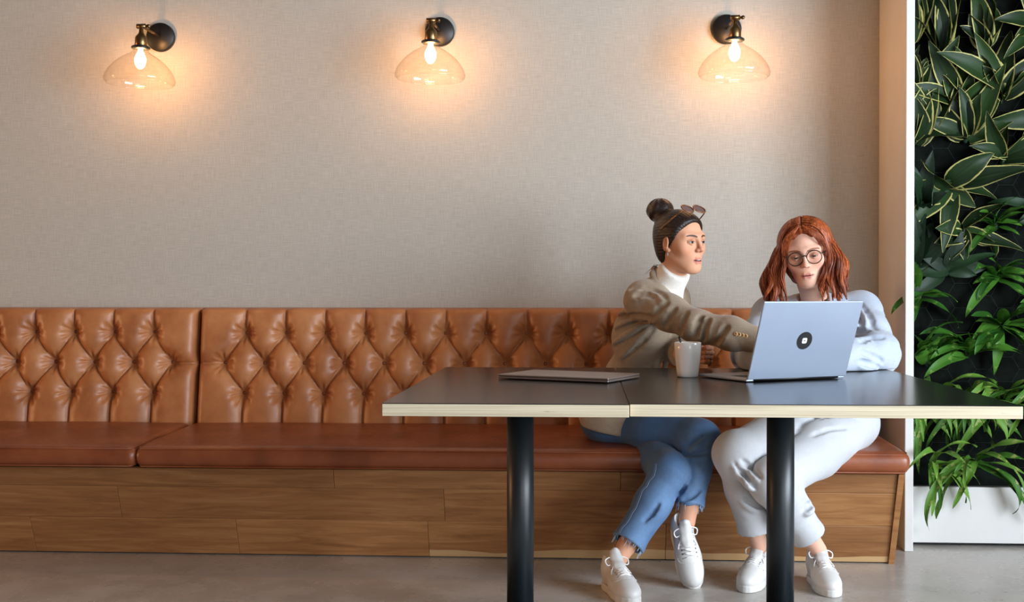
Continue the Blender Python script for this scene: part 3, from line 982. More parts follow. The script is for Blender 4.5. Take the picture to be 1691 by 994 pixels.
def torso(F, J, g, k=.04, low=True):
    """blend a torso of girth offset g into field F"""
    s, fw, up = torso_frame(J)
    R = np.stack([s, fw, up], 1)
    if low: F.ell(J['pelvis']+up*.01, (.160+g, .115+g, .100+g), k, R)
    F.ell(J['lumbar'], (.122+g, .092+g, .125+g), k, R)
    F.ell(J['chest']+fw*.008, (.142+g, .100+g, .150+g), k, R)
    for b in (-1, 1): F.ell(J['chest']+fw*.075+s*b*.062+up*(-.01), (.055+g*.6, .045+g*.6, .055+g*.6), k, R)
    for sh in ('lsh', 'rsh'): F.cone(J['neckb']-up*.035, J[sh], .062+g, .054+g, k)
    return s, fw, up

def arm(F, J, side, g, k=.02, r=(.052, .047, .040, .033)):
    a, b, c = J[side+'sh'], J[side+'el'], J[side+'wr']
    F.chain([a, a*.5+b*.5, b, b*.5+c*.5, c], [r[0]+g, r[1]+g, r[2]+g, (r[2]+r[3])/2+g+.003, r[3]*.85+g], k)

def body_mesh(J, skin, head, hc, hR, hscale, hands):
    lo = np.min([v for v in J.values()], 0)-.2; hi = np.max([v for v in J.values()], 0)+.12
    F = Field(lo, hi, .0068)
    torso(F, J, -.012)
    F.chain([J['neckb']-V3(0, 0, .03), J['neckb']*.4+J['neckt']*.6], [.046, .040], .02)
    for sd in 'lr':
        arm(F, J, sd, -.012)
        h, kn, an = J[sd+'hip'], J[sd+'kn'], J[sd+'an']
        F.chain([h, kn], [.075, .048], .03)
        F.chain([kn, kn*.65+an*.35, kn*.2+an*.8, an], [.048, .048, .033, .031], .015)
    V, Q = F.surf(); V = relax_v(V, Q, .5)
    parts = [(V, Q, np.tile(np.array(skin[:3]), (len(V), 1)))]
    hv, hq, hcol = head
    parts.append(((hc+hscale*(hv @ hR.T)).astype(np.float32), hq, hcol))
    parts += hands
    V, Q, C = join(parts)
    me = fast_mesh('body', V, Q); set_color(me, C)
    return me

def folds(F, c, axis, rad, amp, freq, seed=0):
    """cloth creases: bands across `axis` fading away from c"""
    c = np.array(c); ax = nrm(axis)
    sl, g = F.sub(c-rad*1.8, c+rad*1.8)
    if sl is None: return
    x = [g[i]-c[i] for i in range(3)]
    r2 = x[0]**2+x[1]**2+x[2]**2
    t = x[0]*ax[0]+x[1]*ax[1]+x[2]*ax[2]
    wob = vnoise(x[0]*22, x[1]*22, x[2]*22, seed)
    F.d[sl] += (amp*np.exp(-r2/(rad*rad)*1.2)*(1-2*np.sqrt(np.abs(np.sin(t*freq*.5+wob*1.3))+1e-6))).astype(np.float32)

def crease(F, lines, r=.0055, k=.016, ridge=True):
    """pull a soft crease (and a ridge beside it) into the side of the cloth that faces -y; lines are (x, z) paths"""
    for ln in lines:
        p = catmull([(a, 0, b) for a, b in ln], 6)
        path = []
        for q in p:
            i = int(round((q[0]-F.lo[0])/F.res)); j = int(round((q[2]-F.lo[2])/F.res))
            if not (0 <= i < F.n[0] and 0 <= j < F.n[2]): continue
            c = np.where(F.d[i, :, j] < 0)[0]
            if len(c): path.append(np.array([q[0], F.lo[1]+F.res*c[0], q[2]]))
        if len(path) < 4: continue
        n = len(path); w = [max(.15, math.sin(PI*(i+.7)/(n+.4))**.7) for i in range(n)]
        if ridge:
            t = nrm(path[-1]-path[0]); up_ = nrm(np.cross(t, (0, -1, 0)))
            F.chain([q+up_*.013+V3(0, .006, 0) for q in path], [.010*a for a in w], .016)
        F.chain([q-V3(0, .0015, 0) for q in path], [r*a for a in w], k, 's')

def rumple(F, amp, freq, seed):
    X, Y, Z = F.grid()
    w = vnoise(X*freq*.5, Y*freq*.5, Z*freq*.5, seed+5)
    n = vnoise(X*freq+w*1.5, Y*freq+w, Z*freq-w*1.2, seed)
    F.d += (amp*(np.abs(n)*1.4-.7)).astype(np.float32)

# ---- shoes: one model in its own space (heel at origin, toe along +y)
def shoe_meshes():
    f = Field((-.07, -.03, 0), (.07, .30, .155), .0028)
    f.ell((0, .215, .034), (.0430, .062, .036), 0)
    f.ell((0, .160, .040), (.0440, .070, .046), .03)
    f.cone((0, .150, .050), (0, .062, .082), .037, .036, .03)
    f.ell((0, .040, .050), (.0345, .042, .058), .03)
    f.cone((0, .046, .080), (0, .050, .112), .034, .035, .02)
    f.ell((0, .050, .132), (.0285, .043, .040), .004, op='s')
    f.cone((0, .098, .140), (0, .080, .120), .020, .016, .004, op='s')
    f.plane((0, 0, .012), (0, 0, -1), .004)
    up = f.mesh('shoe', 1)
    dd = f.d.copy(); lo_ = f.lo.copy(); rs_ = f.res
    def top(x, y):
        i = int(round((x-lo_[0])/rs_)); j = int(round((y-lo_[1])/rs_)); c_ = np.where(dd[i, j] < 0)[0]
        return lo_[2]+rs_*(c_.max() if len(c_) else 10)
    f = Field((-.07, -.03, -.01), (.07, .30, .05), .0028)
    X, Y, Z = f.grid()
    c = .000; half = np.interp(Y.ravel(), [-.005, 0, .02, .06, .11, .17, .215, .25, .272, .281], [.0, .018, .033, .0385, .038, .0475, .047, .036, .02, .0]).reshape(Y.shape)
    q = np.abs(X-c)-half; q = np.where((Y < -.004) | (Y > .28), .02, q)
    f.d[...] = np.maximum(np.maximum(q*.8, Z-.026), .0005-Z)
    so = f.mesh('sole', 2)
    mb = MB()
    ys = np.linspace(.186, .100, 7); ey = []
    for i, y in enumerate(ys):
        w = .020+.0006*i
        mb.tube([(w*q, y-.002*abs(q), top(w*q, y)+.0035-.002*abs(q)) for q in (-1, -.5, 0, .5, 1)], .0029, 6)
        if i < 6:
            mb.tube([(w*q, y+(ys[i+1]-y)*(q+1)/2, top(w*q, y+(ys[i+1]-y)*(q+1)/2)+.0050) for q in (-.9, -.4, 0, .4, .9)], .0024, 5)
        for b in (-1, 1): ey.append((b*.0245, y-.003, top(b*.0245, y-.003)+.0005))
    zt_ = top(0, .1)
    for b in (-1, 1):
        mb.tube(catmull([(0, .094, zt_+.006), (b*.020, .088, zt_+.020), (b*.042, .094, zt_+.012), (b*.036, .108, zt_-.004), (b*.008, .098, zt_+.005)], 5), .0024, 5)
        mb.tube(catmull([(0, .094, zt_+.006), (b*.014, .112, zt_+.004), (b*.030, .130, top(b*.03, .13)+.006), (b*.036, .145, top(b*.036, .145)+.004)], 5), .0022, 5)
    la = mb.mesh('laces')
    f = Field((-.04, .04, .06), (.04, .20, .165), .0028)
    f.chain([(0, .165, .078), (0, .12, .102), (0, .090, .124), (0, .078, .148)], [.010, .012, .0125, .0115], .01)
    for b in (-1, 1): f.chain([(b*.012, .155, .080), (b*.014, .12, .1), (b*.013, .088, .122), (b*.012, .075, .142)], [.007, .008, .008, .007], .012)
    tg = f.mesh('tongue', 1)
    mb = MB()
    cap_ = []
    for q in np.linspace(-1, 1, 17):
        x = .0435*math.sin(q*PI/2); y = .206-.034*q*q
        cap_.append((x, y, max(.027, top(x*.985, y)+.0004)))
    mb.tube(cap_, .0021, 6)
    st = mb.mesh('seam')
    EY = lathe('eyelet', [(0, .0008), (.0018, .0012), (.0034, .0008), (.0034, -.001)], 10)
    for m_ in (la, st, tg, up, so, EY): m_.shade_smooth()
    return dict(up=up, so=so, la=la, tg=tg, st=st, EY=EY, ey=ey)
SH = shoe_meshes()
def shoe(root, heel, d, up=(0, 0, 1), flip=1):
    d = nrm(d); x = nrm(np.cross(d, up)); u = np.cross(x, d)
    Mx = Matrix(((x[0], d[0], u[0], heel[0]-root.location[0]), (x[1], d[1], u[1], heel[1]-root.location[1]), (x[2], d[2], u[2], heel[2]-root.location[2]), (0, 0, 0, 1)))
    o = put('shoe', SH['up'], M['shoe_white'], root); o.matrix_local = Mx
    o['label'] = 'white lace-up sneaker'
    for nme, key, mt in (('sole', 'so', 'sole'), ('laces', 'la', 'lace'), ('tongue', 'tg', 'shoe_white'), ('toe_seam', 'st', 'sole')):
        put(nme, SH[key], M[mt], o)
    for p in SH['ey']: put('eyelet', SH['EY'], M['eyelet'], o, p)
    return o

def leg_field(J, sd, r, cuff, lo, hi, res=.0058):
    """one trouser leg with its hem cut square; cuff = fraction of the shin covered"""
    h, kn, an = J[sd+'hip'], J[sd+'kn'], J[sd+'an']
    F = Field(lo, hi, res)
    F.chain([h, h*.5+kn*.5, kn], [r[0], r[1], r[2]], .03)
    F.ell(kn, (r[2]*1.04,)*3, .03)
    e = kn+(an-kn)*cuff; dn = nrm(an-kn)
    m = kn+(an-kn)*cuff*.45
    F.chain([kn, m, e, e+dn*.05], [r[2]*.98, r[3], r[4], r[4]*1.0], .025)
    return F, e, dn

def hem(F, e, dn, r):
    F.plane(e, dn, .004)
    F.cone(e+dn*.03, e-dn*.030, r-.007, r-.009, .003, op='s')

# =============================================================== the woman in the blazer
def woman_blazer():
    J = dict(pelvis=V3(.167, 4.99, .562), lumbar=V3(.193, 4.96, .719), chest=V3(.235, 4.88, .912), neckb=V3(.313, 4.757, 1.078), neckt=V3(.350, 4.710, 1.146),
             rsh=V3(.231, 4.70, 1.035), rel=V3(.413, 4.50, .940), rwr=V3(.655, 4.370, .889), lsh=V3(.355, 4.96, 1.035), lel=V3(.385, 4.86, .832), lwr=V3(.392, 4.655, .828),
             rhip=V3(.125, 4.88, .560), rkn=V3(.432, 4.60, .500), ran=V3(.374, 4.45, .222), lhip=V3(.201, 5.03, .545), lkn=V3(.322, 4.52, .392), lan=V3(.116, 4.36, .095))
    skin = srgb(214, 158, 126)
    root = thing('person', 'dark-haired woman with a bun in taupe blazer and blue jeans, reaching across', 'person', (.30, 4.60, 0))
    f2 = V3(.700, -.714, 0); f2[2] = -.03
    hR = frame(f2, -.03)
    hc = V3(.370, 4.690, 1.258); hs = 1.03
    head = head_geo(.0036, .45, skin, srgb(196, 116, 106), srgb(40, 26, 20), (.02, .011, .007))
    hands = [hand_geo(J['lwr']+V3(.012, -.018, .000), (.88, -.46, .0), (-.46, -.88, .05), (1.15, 1.2, 1.25, 1.3), .7, .92, skin, side=-1),
             hand_geo(J['rwr']+V3(.01, -.004, 0), (.92, -.25, -.12), (.1, .1, -1), (.12, .75, 1.0, 1.1), .8, .92, skin, side=1)]
    putw('body', body_mesh(J, skin, head, hc, hR, hs, hands), M['skin'], root)
    W = lambda p: hc+hs*(hR @ np.array(p, float))
    # --- hair: swept-back cap and a bun
    f = Field((-.098, -.175, -.125), (.098, .105, .185), .0024)
    f.ell((0, -.019, .039), (.0800, .0975, .0830), 0)
    f.ell((0, -.045, -.015), (.066, .062, .080), .03)
    f.ell((0, .004, .034), (.0785, .086, .074), .02)
    X, Y, Z = f.grid()
    g = np.interp(Z.ravel(), [-.12, -.080, -.040, -.018, .010, .030, .055, .075, .088, .12], [-.05, -.040, -.022, .006, .034, .043, .058, .070, .090, .14]).reshape(Z.shape)
    g = g - .06*np.maximum(0, np.abs(X)-.035)
    e = (Y-g)*.8
    k = .010; h = np.maximum(k-np.abs(f.d-e), 0)/k
    f.d = (np.maximum(f.d, e)+h*h*k*.25).astype(np.float32)
    e2 = -.092-Z; f.d = np.maximum(f.d, e2).astype(np.float32)
    th = np.arctan2(X, Z-.02)
    f.d += (.0005*np.sin(th*46+Y*30)+.0004*np.sin(th*83-Y*25)).astype(np.float32)
    f.ell((0, -.086, .100), (.040, .036, .034), .02)
    f.ell((.0, -.104, .119), (.051, .052, .046), .008)
    Xb, Yb, Zb = X, Y+.104, Z-.119
    tw = np.arctan2(Xb, Yb); rr = np.sqrt(Xb**2+Yb**2)
    near = np.exp(-(Xb**2+Yb**2+Zb**2)/.0035)
    f.d += (.0026*near*np.sin(tw*7+rr*140+Zb*110)).astype(np.float32)
    V, Q = f.surf(); V = relax_v(V, Q, .3)
    hm = fast_mesh('hair', (hc+hs*(V @ hR.T)), Q)
    hair = putw('hair', hm, M['hair_dark'], root); hair['label'] = 'dark brown hair swept up into a bun'
    mb = MB()
    rnd = random.Random(4)
    for i in range(16):
        x = rnd.uniform(-.05, .05); p = W((x, -.085, -.085))
        mb.tube([p, p+V3(rnd.uniform(-.02, .0), rnd.uniform(-.005, .01), -.018), p+V3(rnd.uniform(-.045, -.005), rnd.uniform(-.005, .015), -.030-rnd.random()*.02)], [.0012, .0009, .0004], 4)
    put('stray_strands', mb.mesh('strands'), M['hair_dark'], hair)
    # earrings
    for s in (-1, 1):
        p = W((s*.0785, .004, -.045))
        mb = MB(); mb.tube([p+.007*np.array([0, math.sin(a), math.cos(a)]) for a in np.linspace(0, 6.0, 12)], .0016, 6)
        putw('earring', mb.mesh('earring'), M['alu'], root)
    # --- turtleneck
    F = Field((.0, 4.60, .60), (.55, 5.16, 1.20), .0055)
    s, fw, up = torso(F, J, -.002, low=False)
    F.d += 0
    F.chain([J['neckb']-up*.03, J['neckb']*.25+J['neckt']*.75], [.064, .055], .03)
    nk = nrm(J['neckt']-J['neckb'])
    nt_ = J['neckt']+nk*.004
    F.chain([J['neckb']-up*.07+fw*.02, J['neckb'], nt_], [.085, .066, .0575], .02)
    F.chain([nt_-nk*.036, nt_-nk*.004], [.0630, .0600], .006)
    F.plane(nt_+nk*.006, nk, .006)
    putw('turtleneck', F.mesh('turtleneck', 1), M['knit'], root)
    # --- blazer
    F = Field((-.06, 4.30, .44), (.66, 5.22, 1.20), .0052)
    torso(F, J, .014, .045)
    pv = J['pelvis']; R = np.stack([s, fw, up], 1)
    F.ell(pv-V3(0, 0, .055)-fw*.01, (.182, .138, .105), .05, R)
    for sh in ('rsh', 'lsh'): F.ell(J[sh]-V3(0, 0, .006), (.060, .060, .058), .03)
    F.ell((.125, 4.775, .590), (.150, .060, .12), .03)
    F.plane((.15, 4.77, .500), (-.22, .08, -1), .006)
    # open front: carve along the front mid-line
    c = J['chest']; top = J['neckb']+fw*.075
    pts = [top+up*.05, c+fw*.135+up*.09, c+fw*.140-up*.03, J['lumbar']+fw*.125, pv+fw*.15-up*.08]
    F.chain([p+fw*.022 for p in pts], [.058, .052, .040, .044, .062], .006, 's')
    F.chain([J['neckb']-up*.02+fw*.03, J['neckt']+up*.05+fw*.02], [.060, .066], .008, 's')
    # collar and lapels
    cb = J['neckb']
    col = [cb+fw*.060+s*b*.062-up*.045 for b in (-1, 1)]
    ring = [cb+fw*.060-s*.066-up*.045, cb+fw*.015-s*.080+up*.004, cb-fw*.045-s*.060+up*.042, cb-fw*.070+up*.052, cb-fw*.045+s*.060+up*.042, cb+fw*.015+s*.080+up*.004, cb+fw*.060+s*.066-up*.045]
    F.chain(ring, [.010, .012, .013, .013, .013, .012, .010], .005)
    for b in (-1, 1):
        lp = [cb+fw*.052+s*b*.072-up*.030, c+fw*.085+s*b*.082+up*.070, c+fw*.110+s*b*.062-up*.000, J['lumbar']+fw*.106+s*b*.045+up*.03]
        F.chain(lp, [.014, .020, .014, .008], .008)
    # arms
    arm(F, J, 'r', .017, .035); arm(F, J, 'l', .017, .03)
    a, b_, w_ = J['rsh'], J['rel'], J['rwr']
    folds(F, b_+V3(0, -.03, -.01), b_-a, .080, .0065, 92, 1)
    folds(F, a*.55+b_*.45+V3(0, -.02, .02), V3(.55, -.3, .55), .085, .0055, 72, 2)
    folds(F, a+V3(.03, -.01, -.05), V3(.6, -.2, -.7), .07, .0065, 95, 3)
    folds(F, b_*.45+w_*.55, V3(.6, 0, .8), .07, .0028, 70, 7)
    folds(F, a+V3(-.06, .08, -.11), V3(-.35, .1, .93), .12, .0050, 82, 4)
    folds(F, J['lumbar']+V3(-.03, -.12, .06), V3(.55, .0, .85), .14, .0052, 78, 5)
    folds(F, pv+V3(-.02, -.15, .02), V3(.9, .0, .35), .10, .0040, 70, 6)
    rumple(F, .0022, 20, 9)
    crease(F, [[(.265, .953), (.195, .941), (.125, .911)], [(.270, .944), (.204, .904), (.118, .847)], [(.274, .930), (.218, .866), (.153, .793)], [(.251, .972), (.192, .977), (.134, .962)]])
    crease(F, [[(.173, 1.080), (.219, 1.086), (.277, 1.070), (.307, 1.040)], [(.192, 1.050), (.224, 1.060), (.266, 1.046)]], .0045)
    crease(F, [[(.254, .964), (.278, 1.002), (.309, 1.027)], [(.404, .902), (.411, .947), (.426, .975)], [(.431, .893), (.437, .942), (.451, .965)], [(.349, .911), (.360, .960), (.375, .990)], [(.300, .937), (.318, .982), (.336, 1.005)], [(.477, .880), (.495, .920), (.512, .940)]])
    wd = nrm(w_-b_)
    # square cuff at the outstretched wrist
    sl, g = F.sub(w_-.09, w_+.12)
    e = (g[0]-w_[0])*wd[0]+(g[1]-w_[1])*wd[1]+(g[2]-w_[2])*wd[2]+.005
    F.comb(sl, -e, .004, 's')
    F.cone(w_-wd*.035, w_+wd*.03, .036, .038, .003, op='s')
    bl = putw('blazer', F.mesh('blazer', 1), M['blazer'], root)
    bl['label'] = 'taupe single-breasted blazer'
    BT = lathe('sleeve_button', [(0, .002), (.004, .002), (.005, .0035), (.0066, .003), (.0072, .001), (.0072, -.003), (0, -.003)], 16)
    V_, Q_ = None, None
    co = np.empty(len(bl.data.vertices)*3, np.float32); bl.data.vertices.foreach_get('co', co); co = co.reshape(-1, 3)
    for i in range(4):
        p = w_-wd*(.092+.0135*i)
        m = (np.abs((co-p) @ wd) < .006) & (np.linalg.norm(co-p, axis=1) < .09) & (np.abs(co[:, 2]-(p[2]+.004)) < .008) & (co[:, 1] < p[1])
        y = co[m, 1].min() if m.any() else p[1]-.05
        b = put('sleeve_button', BT, M['bone'], bl, smooth=True)
        b.location = (p[0], y-.0045, p[2]+.004); b.rotation_euler = (PI/2, 0, math.atan2(wd[1], wd[0]))
    # --- jeans
    lo, hi = (-.06, 4.24, .02), (.60, 5.20, .70)
    FL, eL, dL = leg_field(J, 'l', (.098, .090, .074, .066, .058), .80, lo, hi)
    folds(FL, J['lkn']+V3(-.02, -.03, -.05), J['lan']-J['lkn'], .06, .0045, 130, 11)
    hem(FL, eL, dL, .058)
    FR, eR, dR = leg_field(J, 'r', (.108, .102, .080, .060, .050), .80, lo, hi)
    FR.ell((.100, 4.86, .535), (.115, .105, .082), .04)
    folds(FR, J['rkn']+V3(-.05, -.05, -.03), V3(.75, -.1, .6), .06, .0050, 135, 12)
    folds(FR, J['rkn']*.3+J['ran']*.7, J['ran']-J['rkn'], .06, .0026, 120, 13)
    hem(FR, eR, dR, .050)
    dl = FL.d; gro = np.exp(-((FR.d-dl)/.010)**2)*.007
    FR.comb((slice(None),)*3, dl, 0); FR.d += gro.astype(np.float32)
    s2 = np.stack([s, fw, up], 1)
    FR.ell(pv-up*.01, (.168, .122, .095), .03, s2)
    rumple(FR, .0015, 22, 14)
    crease(FR, [[(.369, .476), (.409, .494), (.444, .505)], [(.365, .460), (.413, .467), (.449, .472)], [(.387, .494), (.413, .516), (.436, .532)], [(.343, .328), (.358, .337), (.369, .359)], [(.213, .241), (.247, .268), (.269, .304)], [(.358, .310), (.391, .319), (.425, .342)]], .0045, .012)
    V, Q = FR.surf(); V = relax_v(V, Q, .5)
    base = np.array(srgb(64, 96, 138)[:3]); fade = np.array(srgb(126, 158, 196)[:3]); shade_dk = np.array(srgb(40, 56, 84)[:3])
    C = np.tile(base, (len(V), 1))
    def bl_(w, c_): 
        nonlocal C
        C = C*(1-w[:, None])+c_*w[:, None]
    for kn, an in ((J['lkn'], J['lan']), (J['rkn'], J['ran'])):
        ax = an-kn; t = np.clip(((V-kn) @ ax)/(ax@ax), 0, 1)
        dist = np.linalg.norm(V-kn-ax*t[:, None]-V3(.01, -.055, 0), axis=1)
        bl_(np.exp(-(dist/.055)**2)*.75*np.where(t > .0, 1, .8), fade)
    bl_(sm(.10, .0, V[:, 0])*.0+sm(4.72, 4.9, V[:, 1])*.55, shade_dk)  # shade over hips and thighs painted into the denim as a darker blue
    for e_, d_ in ((eL, dL), (eR, dR)):
        q = (V-e_) @ d_; m = np.exp(-(q/.006)**2)*(np.linalg.norm(V-e_, axis=1) < .08)
        bl_(m*.6, fade)
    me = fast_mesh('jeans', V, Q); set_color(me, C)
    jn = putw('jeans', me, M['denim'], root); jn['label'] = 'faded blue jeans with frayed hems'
    # frayed threads at the hems
    mb = MB(); rnd = random.Random(8)
    for e_, d_, r_ in ((eL, dL, .055), (eR, dR, .047)):
        u = nrm(np.cross(d_, (0, 1, .2))); w = np.cross(d_, u)
        for i in range(54):
            a = rnd.uniform(0, 2*PI); p = e_+r_*(math.cos(a)*u+math.sin(a)*w)-d_*.003
            L = rnd.choice([.006, .008, .010, .012, .03]) if i > 6 else .012
            mb.tube([p, p+d_*L*.5+V3(rnd.uniform(-1, 1), rnd.uniform(-1, 1), 0)*.004, p+d_*L+V3(rnd.uniform(-1, 1), rnd.uniform(-1, 1), -1)*.004], [.0011, .0009, .0005], 4)
    put('frayed_threads', mb.mesh('threads'), plain('pale_denim_thread', srgb(170, 190, 215), .9), jn)
    def on_surf(p, ax, dv):
        m = np.abs((V-p) @ ax) < .005; m &= np.linalg.norm(V-p, axis=1) < .12
        q = V[m]; return q[np.argmax(q @ nrm(dv))] if len(q) else p
    mb = MB()
    for a_, b_2, dv, n_ in ((J['lkn'], eL, V3(-.75, -.66, .1), 14),):
        ax = nrm(b_2-a_)
        for k_ in (-.0035, .0035):
            sd = nrm(np.cross(ax, dv))
            mb.tube([on_surf(a_+(b_2-a_)*t, ax, dv)+sd*k_+nrm(dv)*.0004 for t in np.linspace(.04, .97, n_)], .0012, 5)
    put('stitching', mb.mesh('stitching'), plain('denim_stitch', srgb(120, 140, 170), .9), jn)
    shoe(root, (.086, 4.385, 0), (.30, -.95, 0))
    shoe(root, (.350, 4.560, .196), (.16, -.60, -.70), (0, -.75, .66))
    return root, W, hR, hs
pA, WA, RA, SA = woman_blazer()

def sunglasses():
    c = WA((0, .062, .116))
    r = thing('sunglasses', 'tortoiseshell sunglasses pushed up on the dark-haired woman\'s head', 'sunglasses', tuple(c))
    up = nrm(RA @ np.array([0, .62, .78])); sd = RA[:, 0]; dn = nrm(np.cross(up, sd))     # lens plane normal `up`
    fr = MB(); ln = []
    for s in (-1, 1):
        cen = sd*s*.034+dn*-.004
        pts = [cen+sd*(.029*math.cos(a))+dn*(-1)*(.024*math.sin(a))*(1.0 if math.sin(a) > 0 else .9)+up*.004 for a in np.linspace(0, 2*PI, 25)]
        fr.tube(pts, .0026, 7)
        n = 24; lv = [cen+up*.004]+[cen+sd*(.028*math.cos(2*PI*k/n))+dn*-.023*math.sin(2*PI*k/n)+up*.004 for k in range(n)]
        ln.append(mesh_from('lens', lv, [(0, 1+k, 1+(k+1) % n) for k in range(n)]))
    fr.tube([-sd*.007+up*.006, sd*.007+up*.006], .0026, 7)
    put('frame', fr.mesh('frame'), M['frame_tort'], r, smooth=True)
    for m_ in ln: put('lens', m_, M['lens_dark'], r)
    for s in (-1, 1):
        a = sd*s*.062+up*.003; b = WA((s*.0815, .006, .072))-c; d = WA((s*.083, -.030, .046))-c
        put('temple', tube('temple', catmull([a, sd*s*.071-up*.006-dn*-.010*0+(b-a)*.15, b, d], 5), .0026, 7), M['frame_tort'], r, smooth=True)
sunglasses()

# =============================================================== the red-haired woman
def woman_red():
    J = dict(pelvis=V3(1.000, 4.90, .560), lumbar=V3(.985, 4.91, .702), chest=V3(.945, 4.87, .872), neckb=V3(.896, 4.81, 1.015), neckt=V3(.871, 4.745, 1.100),
             lsh=V3(1.085, 4.83, .990), lel=V3(1.095, 4.60, .828), lwr=V3(.840, 4.38, .822), rsh=V3(.735, 4.83, .972), rel=V3(.625, 4.62, .828), rwr=V3(.655, 4.36, .820),
             lhip=V3(1.045, 4.80, .552), lkn=V3(.672, 4.38, .390), lan=V3(.853, 4.47, .125), rhip=V3(.905, 4.80, .556), rkn=V3(.552, 4.44, .478), ran=V3(.645, 4.50, .130))
    skin = srgb(228, 178, 154)
    root = thing('person', 'red-haired woman in glasses, pale shirt and white trousers, seated behind the open laptop', 'person', (.80, 4.60, 0))
    hR = frame((-.215, -.940, -.20), -.13)
    hc = V3(.842, 4.670, 1.216); hs = 1.07
    head = head_geo(.0010, .95, skin, srgb(204, 122, 112), srgb(140, 82, 54), (.05, .035, .02))
    hands = [hand_geo(J['lwr']+V3(-.012, -.012, -.002), (-.65, -.70, -.10), (0, 0, -1), (.35, .35, .38, .4), .3, .92, skin, side=1),
             hand_geo(J['rwr']+V3(.006, -.016, -.002), (.45, -.85, -.10), (0, 0, -1), (.35, .35, .38, .4), .3, .92, skin, side=-1)]
    putw('body', body_mesh(J, skin, head, hc, hR, hs, hands), M['skin'], root)
    W = lambda p: hc+hs*(hR @ np.array(p, float))
    # --- hair: centre-parted cap plus wavy locks
    f = Field((-.11, -.135, -.135), (.11, .112, .14), .0026)
    f.ell((0, -.018, .036), (.0865, .1020, .0860), 0)
    f.ell((0, -.040, -.040), (.084, .070, .095), .03)
    X, Y, Z = f.grid()
    aX = np.abs(X)
    # face opening: an inverted-V frame of curtain fringe
    g = np.interp(Z.ravel(), [-.14, -.02, .015, .035, .055, .075, .088, .102], [-.01, -.004, .026, .044, .058, .068, .082, .15]).reshape(Z.shape)
    open_ = np.interp(Z.ravel(), [-.14, -.05, .02, .045, .060, .075, .089], [.056, .058, .062, .060, .054, .042, .022]).reshape(Z.shape)
    e = np.minimum((Y-g)*.8, (open_+.012-aX)*.9)
    e = np.maximum(e, (Y-.10))
    k = .008; h = np.maximum(k-np.abs(f.d-e), 0)/k
    f.d = (np.maximum(f.d, e)+h*h*k*.25).astype(np.float32)
    f.d = np.maximum(f.d, -.115-Z).astype(np.float32)
    th = np.arctan2(aX, Z-.0)
    f.d += (.0016*np.sin(Y*190+th*6+2*np.sin(th*5))+.0012*np.sin(Y*330-th*9)).astype(np.float32)
    f.d += (.004*np.exp(-(X/.004)**2)*(Z > .06)).astype(np.float32)          # parting
    V, Q = f.surf(); V = relax_v(V, Q, .3)
    cap = join([((hc+hs*(V @ hR.T)).astype(np.float32), Q, np.zeros((len(V), 3)))])
    rnd = random.Random(21)
    mb = MB()
    g_loc = hR.T @ np.array([0, 0, -1.0])
    def clump(side, y0, out, length, ph, width, amp, n, fwd=0.0, r0=.0013, core=.0145):
        base_pts = []
        for t in np.linspace(.0, 1, 10):
            y = y0*(1-.12*t); sc_ = math.sqrt(max(.02, 1-((y+.018)/.106)**2))
            th_ = .03+t*(PI/2-.03)
            base_pts.append(np.array([side*.0885*sc_*math.sin(th_), y, .036+.0885*sc_*math.cos(th_)]))
        b0 = base_pts[-1].copy(); m = 24
        for i in range(1, m+1):
            t = i/m
            p = b0+g_loc*(length*t)+np.array([side*out*math.sin(min(1, t*1.1)*PI*.55), fwd*t, 0])
            w = amp*min(1, t*2.2)*(.55+.8*t)
            p = p+np.array([math.sin(ph+t*8.0)*w, math.cos(ph+t*8.0)*w*.9, 0])
            base_pts.append(p)
        N_ = len(base_pts)
        def env(i):        # clump width along its length
            t = i/(N_-1)
            return width*(.45+.75*min(1, t*2))*(1 if t < .7 else max(.15, 1-(t-.7)/.3*.85))
        mb.tube([hc+hs*(hR @ p) for p in base_pts[2:]], [core*env(i)/width*.9 for i in range(2, N_)], 7)
        for k in range(n):
            a = rnd.uniform(0, 2*PI); rr = math.sqrt(rnd.random()); dp = rnd.uniform(-.25, .25); tl = rnd.uniform(.86, 1.0)
            pts = []; e = int(N_*tl)
            for i in range(e):
                o_ = env(i)*rr; aa = a+i*.10*(1 if side > 0 else -1)
                q = base_pts[i]+np.array([math.cos(aa)*o_, math.sin(aa)*o_, 0])+np.array([math.sin(dp*9+i*.7)*.0012, 0, 0])
                if i < 10:    # keep combed strands on the head
                    q = base_pts[i]+np.array([0, math.sin(aa)*o_*1.3, .0015+.002*rr])
                pts.append(hc+hs*(hR @ q))
            rad = [r0*(.7 if i < 6 else 1)*(1 if i < e*.75 else max(.2, 1-(i-e*.75)/(e*.25)*.8)) for i in range(e)]
            mb.tube(pts, rad, 5)
    for side in (-1, 1):
        for i in range(20):
            f_ = (i+.5)/20
            y0 = -.105+.150*f_+rnd.uniform(-.004, .004)
            clump(side, y0, .020+.038*rnd.random(), rnd.uniform(.175, .245), 1.3*side+f_*5.0+rnd.uniform(-.4, .4), .0155, rnd.uniform(.007, .013), 30)
        for i in range(8):       # face-framing sweep
            clump(side, .012+.0062*i, rnd.uniform(-.014, .006), rnd.uniform(.17, .24), rnd.uniform(0, 6.28), .007, rnd.uniform(.005, .009), 16, .008, .0012, .006)
        for i in range(7):       # a few loose fringe strands
            ex = .046+.0045*i
            pts = catmull([np.array([side*.006, .070, .108]), np.array([side*ex*.5, .088, .090]), np.array([side*ex*.92, .080, .062]), np.array([side*(ex+.006), .068, .036-.006*i]), np.array([side*(ex+.002), .064, .012-.006*i])], 5)
            mb.tube([hc+hs*(hR @ p) for p in pts], list(np.linspace(.0036, .0010, len(pts))), 5)
    tv = np.array(mb.V, np.float32)
    me_l = mb.mesh('locks')
